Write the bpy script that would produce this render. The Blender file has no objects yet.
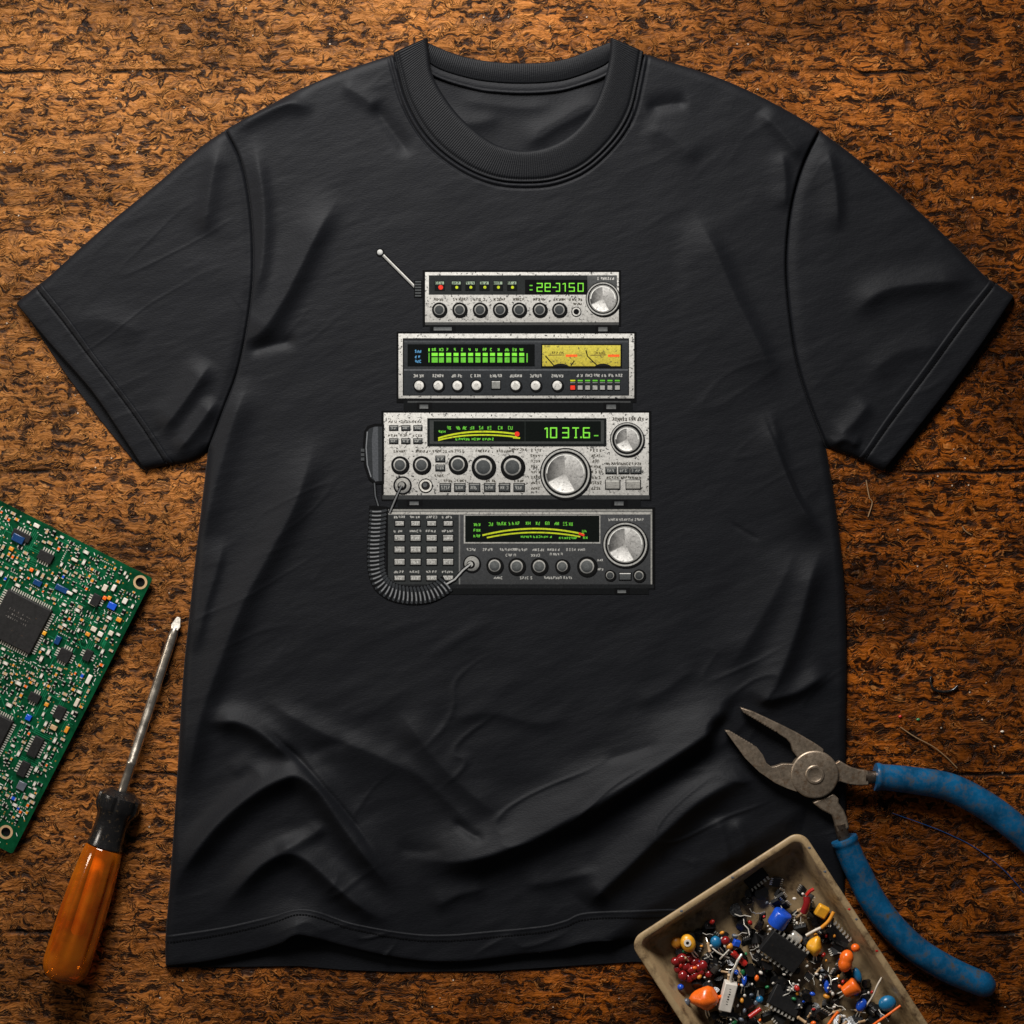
import bpy, bmesh, math, random
import numpy as np
from mathutils import Vector, Matrix, geometry

# All lengths below are in "units" of 0.8 mm, x to the right, y down the table, z up; converted to metres on build.
S = 0.0008
H = 2200.0                       # camera height above the table
scene = bpy.context.scene
COL = scene.collection
rnd = random.Random(7)

def W(x, y, z=0.0):
    return Vector(((x - 512) * S, (512 - y) * S, z * S))

def lin(c):
    c = c / 255.0
    return c / 12.92 if c <= 0.04045 else ((c + 0.055) / 1.055) ** 2.4

def rgb(r, g, b, a=1.0):
    return (lin(r), lin(g), lin(b), a)

# ------------------------------------------------------------------ node helper
class NB:
    def __init__(s, name):
        s.m = bpy.data.materials.new(name); s.m.use_nodes = True
        s.nt = s.m.node_tree; s.b = s.nt.nodes['Principled BSDF']
        s.out = s.nt.nodes['Material Output']
        tc = s.nt.nodes.new('ShaderNodeTexCoord')
        s.P = s.vm('SCALE', tc.outputs['Object'], k=1 / S)
    def n(s, t, ins=None, **props):
        nd = s.nt.nodes.new(t)
        for k, v in props.items(): setattr(nd, k, v)
        for k, v in (ins or {}).items():
            if isinstance(v, bpy.types.NodeSocket): s.nt.links.new(v, nd.inputs[k])
            else: nd.inputs[k].default_value = v
        return nd
    def vm(s, op, a, b=None, k=None):
        ins = {0: a}
        if b is not None: ins[1] = b
        if k is not None: ins['Scale'] = k
        return s.n('ShaderNodeVectorMath', ins, operation=op).outputs[0]
    def m1(s, op, a, b=None, c=None, clamp=False):
        ins = {0: a}
        if b is not None: ins[1] = b
        if c is not None: ins[2] = c
        return s.n('ShaderNodeMath', ins, operation=op, use_clamp=clamp).outputs[0]
    def noise(s, vec, scale=1.0, detail=3.0, rough=0.55, dist=0.0, color=False):
        nd = s.n('ShaderNodeTexNoise', {'Vector': vec, 'Scale': scale, 'Detail': detail, 'Roughness': rough, 'Distortion': dist})
        return nd.outputs['Color'] if color else nd.outputs[0]
    def voro(s, vec, scale=1.0, rand=1.0):
        nd = s.n('ShaderNodeTexVoronoi', {'Vector': vec, 'Scale': scale, 'Randomness': rand})
        return nd.outputs['Distance'], nd.outputs['Color']
    def stretch(s, vec, xyz): return s.vm('MULTIPLY', vec, xyz)
    def ramp(s, f, stops, interp='LINEAR'):
        nd = s.n('ShaderNodeValToRGB', {0: f}); cr = nd.color_ramp; cr.interpolation = interp
        while len(cr.elements) < len(stops): cr.elements.new(0.5)
        for e, (p, c) in zip(cr.elements, stops): e.position = p; e.color = c
        return nd.outputs[0]
    def mr(s, f, a, b, c=0.0, d=1.0):
        return s.n('ShaderNodeMapRange', {0: f, 1: a, 2: b, 3: c, 4: d}, clamp=True).outputs[0]
    def mix(s, f, a, b, blend='MIX'):
        return s.n('ShaderNodeMix', {0: f, 6: a, 7: b}, data_type='RGBA', blend_type=blend).outputs[2]
    def bump(s, h, strength=0.5, dist=1.0):
        o = s.n('ShaderNodeBump', {'Strength': strength, 'Distance': dist * S, 'Height': h})
        s.nt.links.new(o.outputs[0], s.b.inputs['Normal']); return o
    def set(s, **kw):
        names = dict(color='Base Color', rough='Roughness', metal='Metallic', spec='Specular IOR Level', trans='Transmission Weight',
                     ior='IOR', coat='Coat Weight', coatr='Coat Roughness', sheen='Sheen Weight', sheenr='Sheen Roughness', alpha='Alpha',
                     sss='Subsurface Weight')
        for k, v in kw.items():
            i = s.b.inputs[names[k]]
            if isinstance(v, bpy.types.NodeSocket): s.nt.links.new(v, i)
            else: i.default_value = v
        return s

def plain(name, col, rough=0.5, metal=0.0, spec=0.5, coat=0.0, var=0.25, sc=0.12, bump=0.15, dirt=None, dirt_amt=0.0, soft=0.08, dsc=2.2):
    """small-object material: base colour with uneven tone, grime patches and a fine bump"""
    b = NB(name)
    f = b.noise(b.P, sc, 4, 0.6)
    dark = tuple(c * (1 - var) for c in col[:3]) + (1,)
    lite = tuple(min(1, c * (1 + var * 0.6)) for c in col[:3]) + (1,)
    c = b.ramp(f, [(0.3, dark), (0.7, lite)])
    if dirt is not None:
        g = b.mr(b.noise(b.P, sc * dsc, 6, 0.7), 0.62 - dirt_amt, 0.62 + soft - dirt_amt)
        c = b.mix(g, c, dirt)
    b.set(color=c, rough=b.mr(b.noise(b.P, sc * 4, 3), 0.3, 0.7, max(0.03, rough - 0.08), min(1, rough + 0.1)), metal=metal, spec=spec, coat=coat, coatr=0.15)
    if bump: b.bump(b.noise(b.P, sc * 6, 4, 0.65), bump, 0.6)
    return b.m

# ------------------------------------------------------------------ mesh helper
ROOT = {}
class MB:
    def __init__(s): s.v = []; s.f = []; s.m = []
    def add(s, vs, fs, mi=0):
        o = len(s.v); s.v += [tuple(p) for p in vs]
        for f in fs: s.f.append([i + o for i in f]); s.m.append(mi)
        return s
    def box(s, c, size, rot=0.0, mi=0, taper=1.0):
        x, y, z = size[0] / 2, size[1] / 2, size[2] / 2; ca, sa = math.cos(rot), math.sin(rot); vs = []
        for k, (dx, dy, dz) in enumerate([(-1,-1,-1),(1,-1,-1),(1,1,-1),(-1,1,-1),(-1,-1,1),(1,-1,1),(1,1,1),(-1,1,1)]):
            t = taper if dz > 0 else 1.0
            px, py = dx * x * t, dy * y * t
            vs.append((c[0] + px * ca - py * sa, c[1] + px * sa + py * ca, c[2] + dz * z))
        return s.add(vs, [(0,3,2,1),(4,5,6,7),(0,1,5,4),(1,2,6,5),(2,3,7,6),(3,0,4,7)], mi)
    def prism(s, poly, z0, z1, mi=0, holes=(), bev=0.0):
        loops = [[Vector((x, y, 0)) for x, y in poly]] + [[Vector((x, y, 0)) for x, y in h] for h in holes]
        tris = geometry.tessellate_polygon(loops)
        flat = [p for l in loops for p in l]; n = len(flat)
        vs = [(p.x, p.y, z0) for p in flat] + [(p.x, p.y, z1) for p in flat]
        fs = [tuple(t) for t in tris] + [tuple(i + n for i in reversed(t)) for t in tris]
        k = 0
        for l in loops:
            m = len(l)
            for i in range(m):
                a, b = k + i, k + (i + 1) % m
                fs.append((a, b, b + n, a + n))
            k += m
        return s.add(vs, fs, mi)
    def lathe(s, p0, p1, prof, n=24, mi=0, mod=None, sy=1.0):
        """prof: (distance along p0->p1, radius); mod(theta, t)->radius factor"""
        p0, p1 = Vector(p0), Vector(p1); d = (p1 - p0).normalized()
        u = Vector((0, 0, 1)); u = (u - d * u.dot(d)); u = u.normalized() if u.length > 1e-4 else Vector((1, 0, 0))
        w = d.cross(u); vs = []; fs = []
        for t, r in prof:
            for k in range(n):
                a = 2 * math.pi * k / n; rr = r * (mod(a, t) if mod else 1)
                vs.append(p0 + d * t + u * (rr * math.cos(a) * sy) + w * (rr * math.sin(a)))
        for j in range(len(prof) - 1):
            for k in range(n):
                a, b = j * n + k, j * n + (k + 1) % n
                fs.append((a, b, b + n, a + n))
        fs.append(tuple(reversed(range(n)))); fs.append(tuple(range((len(prof) - 1) * n, len(prof) * n)))
        return s.add(vs, fs, mi)
    def tube(s, pts, r, n=8, mi=0, flat=1.0):
        """swept tube along 3-D points; r number or list; flat squeezes it vertically"""
        P = [Vector(p) for p in pts]; R = r if isinstance(r, (list, tuple)) else [r] * len(P); vs = []; fs = []
        for i, p in enumerate(P):
            d = (P[min(i + 1, len(P) - 1)] - P[max(i - 1, 0)]).normalized()
            u = Vector((0, 0, 1)); u = u - d * u.dot(d); u = u.normalized() if u.length > 1e-3 else Vector((1, 0, 0))
            w = d.cross(u)
            for k in range(n):
                a = 2 * math.pi * k / n
                vs.append(p + u * (R[i] * math.cos(a) * flat) + w * (R[i] * math.sin(a)))
        for j in range(len(P) - 1):
            for k in range(n):
                a, b = j * n + k, j * n + (k + 1) % n
                fs.append((a, b, b + n, a + n))
        fs.append(tuple(reversed(range(n)))); fs.append(tuple(range((len(P) - 1) * n, len(P) * n)))
        return s.add(vs, fs, mi)
    def blob(s, c, r, n=14, m=9, mi=0, warp=None):
        vs = []; fs = []
        for j in range(m + 1):
            t = math.pi * j / m
            for k in range(n):
                a = 2 * math.pi * k / n
                x, y, z = math.sin(t) * math.cos(a), math.sin(t) * math.sin(a), math.cos(t)
                f = warp(x, y, z) if warp else 1.0
                vs.append((c[0] + x * r[0] * f, c[1] + y * r[1] * f, c[2] + z * r[2] * f))
        for j in range(m):
            for k in range(n):
                a, b = j * n + k, j * n + (k + 1) % n
                fs.append((a, b, b + n, a + n))
        return s.add(vs, fs, mi)
    def build(s, name, mats, parent=None, origin=None, smooth=35, bevel=0.0, seg=2, subsurf=0):
        r = ROOT[parent] if parent is not None else (512, 512, 0)
        o = origin if origin is not None else r
        me = bpy.data.meshes.new(name)
        me.from_pydata([((x - o[0]) * S, (o[1] - y) * S, (z - o[2]) * S) for x, y, z in s.v], [], s.f)
        for mt in (mats if isinstance(mats, (list, tuple)) else [mats]): me.materials.append(mt)
        me.polygons.foreach_set('material_index', s.m)
        bm = bmesh.new(); bm.from_mesh(me)
        bmesh.ops.remove_doubles(bm, verts=bm.verts, dist=1e-6)
        bmesh.ops.recalc_face_normals(bm, faces=bm.faces); bm.to_mesh(me); bm.free()
        if smooth:
            me.polygons.foreach_set('use_smooth', [True] * len(me.polygons)); me.set_sharp_from_angle(angle=math.radians(smooth))
        ob = bpy.data.objects.new(name, me); COL.objects.link(ob)
        ob.location = ((o[0] - r[0]) * S, (r[1] - o[1]) * S, (o[2] - r[2]) * S)
        if parent is not None: ob.parent = parent
        ROOT[ob] = o
        if bevel:
            bv = ob.modifiers.new('Bevel', 'BEVEL'); bv.width = bevel * S; bv.segments = seg; bv.limit_method = 'ANGLE'; bv.angle_limit = math.radians(40)
        if subsurf:
            sb = ob.modifiers.new('Subdivision', 'SUBSURF'); sb.levels = sb.render_levels = subsurf
        return ob

def tag(o, label=None, cat=None, group=None, kind=None):
    if label: o['label'] = label
    if cat: o['category'] = cat
    if group: o['group'] = group
    if kind: o['kind'] = kind
    return o

def thing(name, label, cat, x, y, ztop=0.0, group=None):
    """an Empty at the thing's base; ztop: height of its visible top, so that it sits where the photograph shows it"""
    o = bpy.data.objects.new(name, None); COL.objects.link(o); o.empty_display_size = 0.02
    k = (H - ztop) / H
    p = W(x, y, 0); o.location = (p.x * k, p.y * k, 0)
    ROOT[o] = (x, y, 0)
    return tag(o, label, cat, group)

def spline(pts, n=12, closed=False):
    """Catmull-Rom through 2-D or 3-D points"""
    P = [np.array(p, float) for p in pts]; out = []; m = len(P)
    for i in range(m if closed else m - 1):
        p0 = P[(i - 1) % m] if closed or i > 0 else 2 * P[0] - P[1]
        p1 = P[i]; p2 = P[(i + 1) % m]
        p3 = P[(i + 2) % m] if closed or i + 2 < m else 2 * P[-1] - P[-2]
        for k in range(n):
            t = k / n
            out.append(0.5 * (2 * p1 + (p2 - p0) * t + (2 * p0 - 5 * p1 + 4 * p2 - p3) * t * t + (3 * p1 - p0 - 3 * p2 + p3) * t ** 3))
    if not closed: out.append(P[-1])
    return np.array(out)

def resample(poly, n):
    """n points at equal arc length"""
    poly = np.asarray(poly, float)
    d = np.r_[0, np.cumsum(np.hypot(*np.diff(poly[:, :2], axis=0).T))]
    t = np.linspace(0, d[-1], n)
    return np.stack([np.interp(t, d, poly[:, k]) for k in range(poly.shape[1])], 1)

def curve(pts, n, k=12): return resample(spline(pts, k), n)
# ------------------------------------------------------------------ materials
def wood_material():
    b = NB('weathered_wood'); P = b.P
    # drawn-out grain, bent by two scales of swirl
    w1 = b.vm('SUBTRACT', b.noise(P, 1 / 46, 2, 0.5, color=True), (0.5, 0.5, 0.5))
    w2 = b.vm('SUBTRACT', b.noise(P, 1 / 13, 2, 0.5, color=True), (0.5, 0.5, 0.5))
    big = b.noise(P, 1 / 170, 3, 0.55)
    swirl = b.mr(b.noise(b.vm('ADD', P, (731, 97, 0)), 1 / 120, 2, 0.5), 0.40, 0.60, 0.35, 1.0)
    Q = b.vm('ADD', P, b.stretch(w1, (34, 15, 0)))
    Q2 = b.vm('ADD', Q, b.vm('SCALE', b.stretch(w2, (25, 21, 0)), k=swirl))
    grain = b.noise(b.stretch(Q2, (1 / 24, 1 / 5.2, 1)), 1.0, 4, 0.62)
    curls = b.noise(b.stretch(Q2, (1 / 12, 1 / 6.5, 1)), 1.0, 2, 0.5, 1.1)
    strata = b.noise(b.stretch(Q, (1 / 80, 1 / 8, 1)), 1.0, 3, 0.6)
    ridge = b.m1('SUBTRACT', 1.0, b.m1('ABSOLUTE', b.m1('MULTIPLY', b.m1('SUBTRACT', curls, 0.5), 5.0)))   # fine curled crests
    h = b.m1('ADD', b.m1('MULTIPLY', grain, 0.55), b.m1('MULTIPLY', strata, 0.55))
    h = b.m1('ADD', h, b.m1('MULTIPLY', ridge, 0.075))
    # curled shavings and tool marks: thin bent lines along the level lines of a swirling field
    fld = b.m1('MULTIPLY', b.noise(b.stretch(b.vm('ADD', Q2, (57, 903, 0)), (1 / 24, 1 / 15, 1)), 1.0, 2, 0.5, 0.6), 9.0)
    lv = b.m1('ABSOLUTE', b.m1('SUBTRACT', b.m1('FRACT', fld), 0.5))
    patch = b.mr(b.noise(b.vm('ADD', P, (11, 7, 0)), 1 / 15, 3, 0.6), 0.46, 0.58)
    curl_l = b.m1('MULTIPLY', b.mr(lv, 0.13, 0.03), patch)
    curl_d = b.m1('MULTIPLY', b.mr(b.m1('ABSOLUTE', b.m1('SUBTRACT', lv, 0.26)), 0.10, 0.02), patch)
    # pits, knots and pale specks painted in as glints
    pd, pc = b.voro(b.stretch(Q2, (1 / 22, 1 / 14, 1)), 1.0)
    pr = b.n('ShaderNodeSeparateColor', {0: pc})
    pit = b.m1('MULTIPLY', b.mr(pd, 0.34, 0.16), b.m1('GREATER_THAN', pr.outputs[0], 0.80))
    sd, sc_ = b.voro(P, 1 / 9.0); sr = b.n('ShaderNodeSeparateColor', {0: sc_})
    glint = b.m1('MULTIPLY', b.mr(sd, 0.15, 0.07), b.m1('GREATER_THAN', sr.outputs[1], 0.91))
    # cracks between the old boards: long dark lines, broken along their length
    sy = b.n('ShaderNodeSeparateXYZ', {0: b.vm('ADD', P, b.stretch(w1, (0, 9, 0)))})
    crack = None
    for yy, off in ((440, 0), (212, 300), (-262, 700), (-420, 90), (40, 500)):
        ln = b.mr(b.m1('ABSOLUTE', b.m1('SUBTRACT', sy.outputs[1], float(yy))), 3.0, 0.6)
        br = b.mr(b.noise(b.stretch(b.vm('ADD', P, (off, off, 0)), (1 / 110, 1 / 400, 1)), 1.0, 2), 0.46, 0.54)
        c = b.m1('MULTIPLY', ln, br)
        crack = c if crack is None else b.m1('MAXIMUM', crack, c)
    sx = b.n('ShaderNodeSeparateXYZ', {0: P})
    # tone: greyer left and red-brown right, plus light falloff painted in toward the lower right
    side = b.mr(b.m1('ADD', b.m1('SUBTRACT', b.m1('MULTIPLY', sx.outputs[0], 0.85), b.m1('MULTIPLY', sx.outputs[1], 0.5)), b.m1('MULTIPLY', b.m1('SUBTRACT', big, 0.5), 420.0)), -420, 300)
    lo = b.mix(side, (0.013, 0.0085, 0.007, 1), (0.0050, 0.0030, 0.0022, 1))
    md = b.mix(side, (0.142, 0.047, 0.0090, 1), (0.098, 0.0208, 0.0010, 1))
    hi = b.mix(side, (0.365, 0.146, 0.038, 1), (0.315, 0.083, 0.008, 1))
    c = b.mix(b.mr(h, 0.50, 0.68), md, hi)
    grey = b.mr(b.noise(b.stretch(Q2, (1 / 17, 1 / 8, 1)), 1.0, 3, 0.6), 0.50, 0.58)
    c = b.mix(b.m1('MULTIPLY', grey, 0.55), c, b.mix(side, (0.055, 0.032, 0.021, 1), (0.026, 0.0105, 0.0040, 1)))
    crest = b.mr(ridge, 0.66, 0.96)
    c = b.mix(b.m1('MULTIPLY', crest, 0.6), c, hi)
    # hollows between the lifted fibres are darker, more widely so toward the lower right
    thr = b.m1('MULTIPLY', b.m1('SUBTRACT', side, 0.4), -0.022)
    d1 = b.mr(b.m1('ADD', h, thr), 0.550, 0.485)
    d2 = b.mr(b.m1('ADD', b.noise(b.stretch(b.vm('ADD', Q2, (311, 77, 0)), (1 / 15, 1 / 7.5, 1)), 1.0, 3, 0.6, 0.5), thr), 0.460, 0.410)
    c = b.mix(b.m1('MULTIPLY', b.m1('MAXIMUM', d1, d2), 0.93), c, lo)
    c = b.mix(b.m1('MULTIPLY', curl_d, 0.85), c, lo)
    c = b.mix(b.m1('MULTIPLY', curl_l, 0.62), c, b.mix(0.35, hi, (0.66, 0.33, 0.105, 1)))
    stain = b.mr(b.noise(b.vm('ADD', P, (190, 420, 0)), 1 / 120, 5, 0.65), 0.42, 0.60)
    falloff_stain = b.m1('MULTIPLY', stain, b.mr(side, 0.2, 1.0, 0.25, 0.80))  # stain, strengthened toward the lower right as part of the painted falloff
    c = b.mix(falloff_stain, c, b.mix(0.26, (0.013, 0.0052, 0.0022, 1), c))
    worn = b.mr(b.noise(b.stretch(b.vm('ADD', P, (640, 250, 0)), (1 / 210, 1 / 120, 1)), 1.0, 4, 0.6), 0.36, 0.62, 0.52, 1.16)
    c = b.mix(1.0, c, b.n('ShaderNodeCombineColor', {0: worn, 1: worn, 2: worn}).outputs[0], 'MULTIPLY')
    c = b.mix(b.m1('MULTIPLY', pit, 0.9), c, (0.014, 0.010, 0.009, 1))
    c = b.mix(crack, c, (0.008, 0.005, 0.004, 1))
    c = b.mix(b.m1('MULTIPLY', glint, 0.8), c, (0.62, 0.47, 0.34, 1))
    b.set(color=c, spec=b.mr(glint, 0.0, 1.0, 0.05, 0.6), rough=b.mr(b.noise(P, 1 / 21, 3), 0.35, 0.65, 0.30, 0.55))
    hh = b.m1('SUBTRACT', h, b.m1('MULTIPLY', pit, 0.28))
    hh = b.m1('SUBTRACT', b.m1('SUBTRACT', hh, b.m1('MULTIPLY', crack, 0.5)), b.m1('MULTIPLY', d2, 0.10))
    hh = b.m1('ADD', hh, b.m1('MULTIPLY', glint, 0.5))
    hh = b.m1('ADD', hh, b.m1('MULTIPLY', b.m1('SUBTRACT', curl_l, curl_d), 0.10))
    b.bump(hh, 1.0, 4.6)
    return b.m

def cloth_material(name, col, rib=False):
    b = NB(name); P = b.P
    heather = b.noise(b.stretch(P, (1 / 5.0, 1 / 1.6, 1)), 1.0, 3, 0.6)
    wash = b.noise(P, 1 / 130, 3, 0.5)
    c = b.ramp(b.m1('ADD', b.m1('MULTIPLY', heather, 0.7), b.m1('MULTIPLY', wash, 0.3)),
               [(0.34, tuple(x * 0.82 for x in col) + (1,)), (0.66, tuple(x * 1.18 for x in col) + (1,))])
    fz, fc = b.voro(P, 1 / 26.0); fr = b.n('ShaderNodeSeparateColor', {0: fc})
    lint = b.m1('MULTIPLY', b.mr(fz, 0.035, 0.02), b.m1('GREATER_THAN', fr.outputs[0], 0.965))
    c = b.mix(lint, c, (0.35, 0.33, 0.30, 1))
    b.set(color=c, rough=0.58, spec=0.135, sheen=0.02, sheenr=0.4)
    tw = b.m1('ADD', b.noise(b.stretch(P, (1 / 3.2, 1 / 1.3, 1)), 1.0, 2, 0.6), b.m1('MULTIPLY', b.noise(P, 1 / 7.0, 3, 0.6), 0.5))
    b.bump(tw, 0.30, 0.8)
    return b.m

def ink_material():
    """screen-print ink: the artwork's own flat colours, with the print's worn specks"""
    b = NB('printed_ink'); P = b.P
    at = b.n('ShaderNodeVertexColor', layer_name='Col')
    s1 = b.mr(b.noise(P, 1 / 2.6, 3, 0.65), 0.585, 0.645)
    s2 = b.mr(b.noise(b.vm('ADD', P, (55, 9, 0)), 1 / 9.0, 5, 0.75), 0.57, 0.70)
    sp = b.m1('MULTIPLY', b.m1('MAXIMUM', s1, b.m1('MULTIPLY', s2, 0.75)), at.outputs['Alpha'])
    c = b.mix(sp, at.outputs['Color'], (0.035, 0.035, 0.034, 1))
    g = b.noise(P, 1 / 1.7, 2, 0.6)
    c = b.mix(1.0, c, b.ramp(g, [(0.3, (0.78, 0.78, 0.78, 1)), (0.7, (1.12, 1.12, 1.12, 1))]), 'MULTIPLY')
    b.set(color=c, rough=0.8, spec=0.06)
    b.bump(b.noise(b.stretch(P, (1 / 3.0, 1 / 1.4, 1)), 1.0, 2, 0.6), 0.2, 0.5)
    return b.m

def amber_material():
    """clear amber acetate: tinted see-through body with a little milkiness and a hard gloss"""
    b = NB('amber_acetate'); P = b.P; nt = b.nt
    f = b.noise(b.stretch(P, (1 / 30, 1 / 30, 1 / 30)), 1.0, 3, 0.5)
    b.set(color=b.ramp(f, [(0.35, (0.50, 0.085, 0.002, 1)), (0.65, (0.74, 0.19, 0.007, 1))]), rough=0.35, spec=0.0)
    o = b.bump(b.noise(P, 0.10, 4, 0.6), 0.06, 1.2)
    tr = b.n('ShaderNodeBsdfTransparent', {0: (1.0, 0.50, 0.09, 1)})
    lw = b.n('ShaderNodeLayerWeight', {0: 0.35, 1: o.outputs[0]})
    m1 = b.n('ShaderNodeMixShader', {0: b.mr(lw.outputs[1], 0.0, 1.0, 0.74, 0.42)}); nt.links.new(b.b.outputs[0], m1.inputs[1]); nt.links.new(tr.outputs[0], m1.inputs[2])
    gl = b.n('ShaderNodeBsdfGlossy', {0: (1.0, 0.95, 0.88, 1), 'Roughness': 0.09, 'Normal': o.outputs[0]})
    fr = b.n('ShaderNodeFresnel', {'IOR': 1.5, 'Normal': o.outputs[0]})
    m2 = b.n('ShaderNodeMixShader', {0: fr.outputs[0]}); nt.links.new(m1.outputs[0], m2.inputs[1]); nt.links.new(gl.outputs[0], m2.inputs[2])
    nt.links.new(m2.outputs[0], b.out.inputs[0])
    return b.m

M = {}
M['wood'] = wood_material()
M['cloth'] = cloth_material('black_cotton_jersey', (0.0046, 0.0050, 0.0065))
M['rib'] = cloth_material('black_rib_knit', (0.0041, 0.0045, 0.0057))
M['thread'] = plain('black_thread', (0.003, 0.003, 0.0035, 1), 0.9, spec=0.05, bump=0)
M['ink'] = ink_material()
M['amber'] = amber_material()
M['black'] = plain('black_plastic', (0.008, 0.0075, 0.0075, 1), 0.18, spec=0.55, dirt=(0.05, 0.035, 0.02, 1), dirt_amt=0.04)
M['chip'] = plain('chip_epoxy', (0.0105, 0.0100, 0.0100, 1), 0.55, spec=0.25, dirt=(0.07, 0.035, 0.012, 1), dirt_amt=-0.03, sc=0.09)
M['steel'] = plain('worn_steel', (0.27, 0.212, 0.155, 1), 0.42, metal=0.75, dirt=(0.14, 0.075, 0.035, 1), dirt_amt=0.09, soft=0.2, sc=0.07, bump=0.3)
M['steel_dark'] = plain('browned_steel', (0.16, 0.12, 0.09, 1), 0.34, metal=0.9, dirt=(0.06, 0.03, 0.015, 1), dirt_amt=0.06)
M['chrome'] = plain('bright_shank', (0.55, 0.49, 0.41, 1), 0.27, metal=0.95, dirt=(0.16, 0.10, 0.05, 1), dirt_amt=0.0, sc=0.03, bump=0)
M['blue_grip'] = plain('stained_blue_vinyl', (0.002, 0.070, 0.165, 1), 0.26, spec=0.5, dirt=(0.055, 0.045, 0.028, 1), dirt_amt=0.13, soft=0.22, dsc=2.0, sc=0.06, bump=0.3, var=0.5)
M['tray'] = plain('aged_cream_plastic', (0.38, 0.265, 0.138, 1), 0.42, dirt=(0.075, 0.044, 0.020, 1), dirt_amt=0.17, soft=0.22, dsc=1.0, sc=0.045, bump=0.2, var=0.25)
M['pcb'] = plain('green_solder_mask', (0.0010, 0.052, 0.018, 1), 0.25, spec=0.3, coat=0.12, var=0.6, sc=0.05, bump=0.06)
M['trace'] = plain('covered_copper', (0.004, 0.12, 0.048, 1), 0.3, var=0.3, bump=0)
M['tin'] = plain('tinned_solder', (0.72, 0.67, 0.58, 1), 0.3, metal=0.5, bump=0.1)
M['core'] = plain('yellow_core', (0.85, 0.42, 0.04, 1), 0.35, bump=0)
M['silk'] = plain('white_legend', (0.72, 0.70, 0.64, 1), 0.7, bump=0)
M['gold'] = plain('gold_plate', (0.62, 0.36, 0.10, 1), 0.3, metal=0.7, bump=0.05)
for nm, cc, ro in (('white', (0.66, 0.60, 0.52, 1), 0.4), ('cream', (0.58, 0.50, 0.40, 1), 0.45), ('red', (0.42, 0.018, 0.012, 1), 0.25), ('dkred', (0.20, 0.010, 0.010, 1), 0.16),
                   ('orange', (0.78, 0.130, 0.010, 1), 0.26), ('yellow', (0.72, 0.33, 0.02, 1), 0.3), ('blue', (0.012, 0.075, 0.50, 1), 0.22), ('teal', (0.010, 0.13, 0.27, 1), 0.3), ('navy', (0.008, 0.04, 0.13, 1), 0.25), ('straw', (0.20, 0.115, 0.05, 1), 0.6),
                   ('green', (0.015, 0.16, 0.05, 1), 0.35), ('tan', (0.45, 0.29, 0.15, 1), 0.45), ('smoke', (0.09, 0.10, 0.12, 1), 0.2), ('ochre', (0.62, 0.24, 0.02, 1), 0.35)):
    M[nm] = plain(nm + '_lacquer', cc, ro, spec=0.5, var=0.2, bump=0.08, dirt=(0.03, 0.02, 0.015, 1), dirt_amt=-0.06)
# ------------------------------------------------------------------ bench top, light, camera
mb = MB(); mb.box((512, 512, -30), (2400, 2000, 60))
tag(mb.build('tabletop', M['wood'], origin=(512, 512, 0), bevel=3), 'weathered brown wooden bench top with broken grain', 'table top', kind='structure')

w = bpy.data.worlds.new('World'); scene.world = w; w.use_nodes = True
bg = w.node_tree.nodes['Background']; bg.inputs[0].default_value = (0.95, 0.97, 1.0, 1); bg.inputs[1].default_value = 0.05

def area(name, pos, target, size, power, color):
    l = bpy.data.lights.new(name, 'AREA'); l.shape = 'DISK'; l.size = size; l.energy = power; l.color = color
    o = bpy.data.objects.new(name, l); COL.objects.link(o)
    o.location = pos; d = Vector(target) - Vector(pos); o.rotation_euler = d.to_track_quat('-Z', 'Y').to_euler()
    return o
area('window_lamp', W(130, -900, 1120), W(465, 470, 0), 0.72, 13.5, (1.0, 0.975, 0.95)).data.spread = math.radians(96)
area('side_lamp', W(-760, 420, 620), W(420, 480, 0), 0.22, 0.9, (1.0, 0.90, 0.78)).data.spread = math.radians(95)

cam = bpy.data.cameras.new('Camera'); co = bpy.data.objects.new('Camera', cam); COL.objects.link(co)
co.location = (0, 0, H * S); co.rotation_euler = (0, 0, 0)
cam.sensor_width = 36; cam.lens = 18 / (512 / H); cam.clip_start = 0.01; cam.clip_end = 20
scene.camera = co
scene.render.engine = 'CYCLES'
scene.cycles.use_denoising = True
scene.cycles.caustics_refractive = False; scene.cycles.caustics_reflective = False
scene.cycles.max_bounces = 10; scene.cycles.transmission_bounces = 8
scene.view_settings.view_transform = 'Standard'; scene.view_settings.look = 'None'; scene.view_settings.exposure = 0; scene.view_settings.gamma = 1
scene.view_settings.use_curve_mapping = False
# ------------------------------------------------------------------ T-shirt: one height field for the folds, sampled by every panel
MX = 24; G = 1024 + 2 * MX
gy, gx = np.mgrid[0:G, 0:G].astype(float); gx -= MX; gy -= MX

def fftnoise(seed, lx, ly, ang):
    r = np.random.RandomState(seed); f = np.fft.fft2(r.randn(G, G))
    ky, kx = np.meshgrid(np.fft.fftfreq(G), np.fft.fftfreq(G), indexing='ij')
    a = math.radians(ang); u = kx * math.cos(a) + ky * math.sin(a); v = -kx * math.sin(a) + ky * math.cos(a)
    o = np.real(np.fft.ifft2(f * np.exp(-2 * (math.pi ** 2) * ((u * lx) ** 2 + (v * ly) ** 2) * 0.5)))
    return o / o.std()

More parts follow.
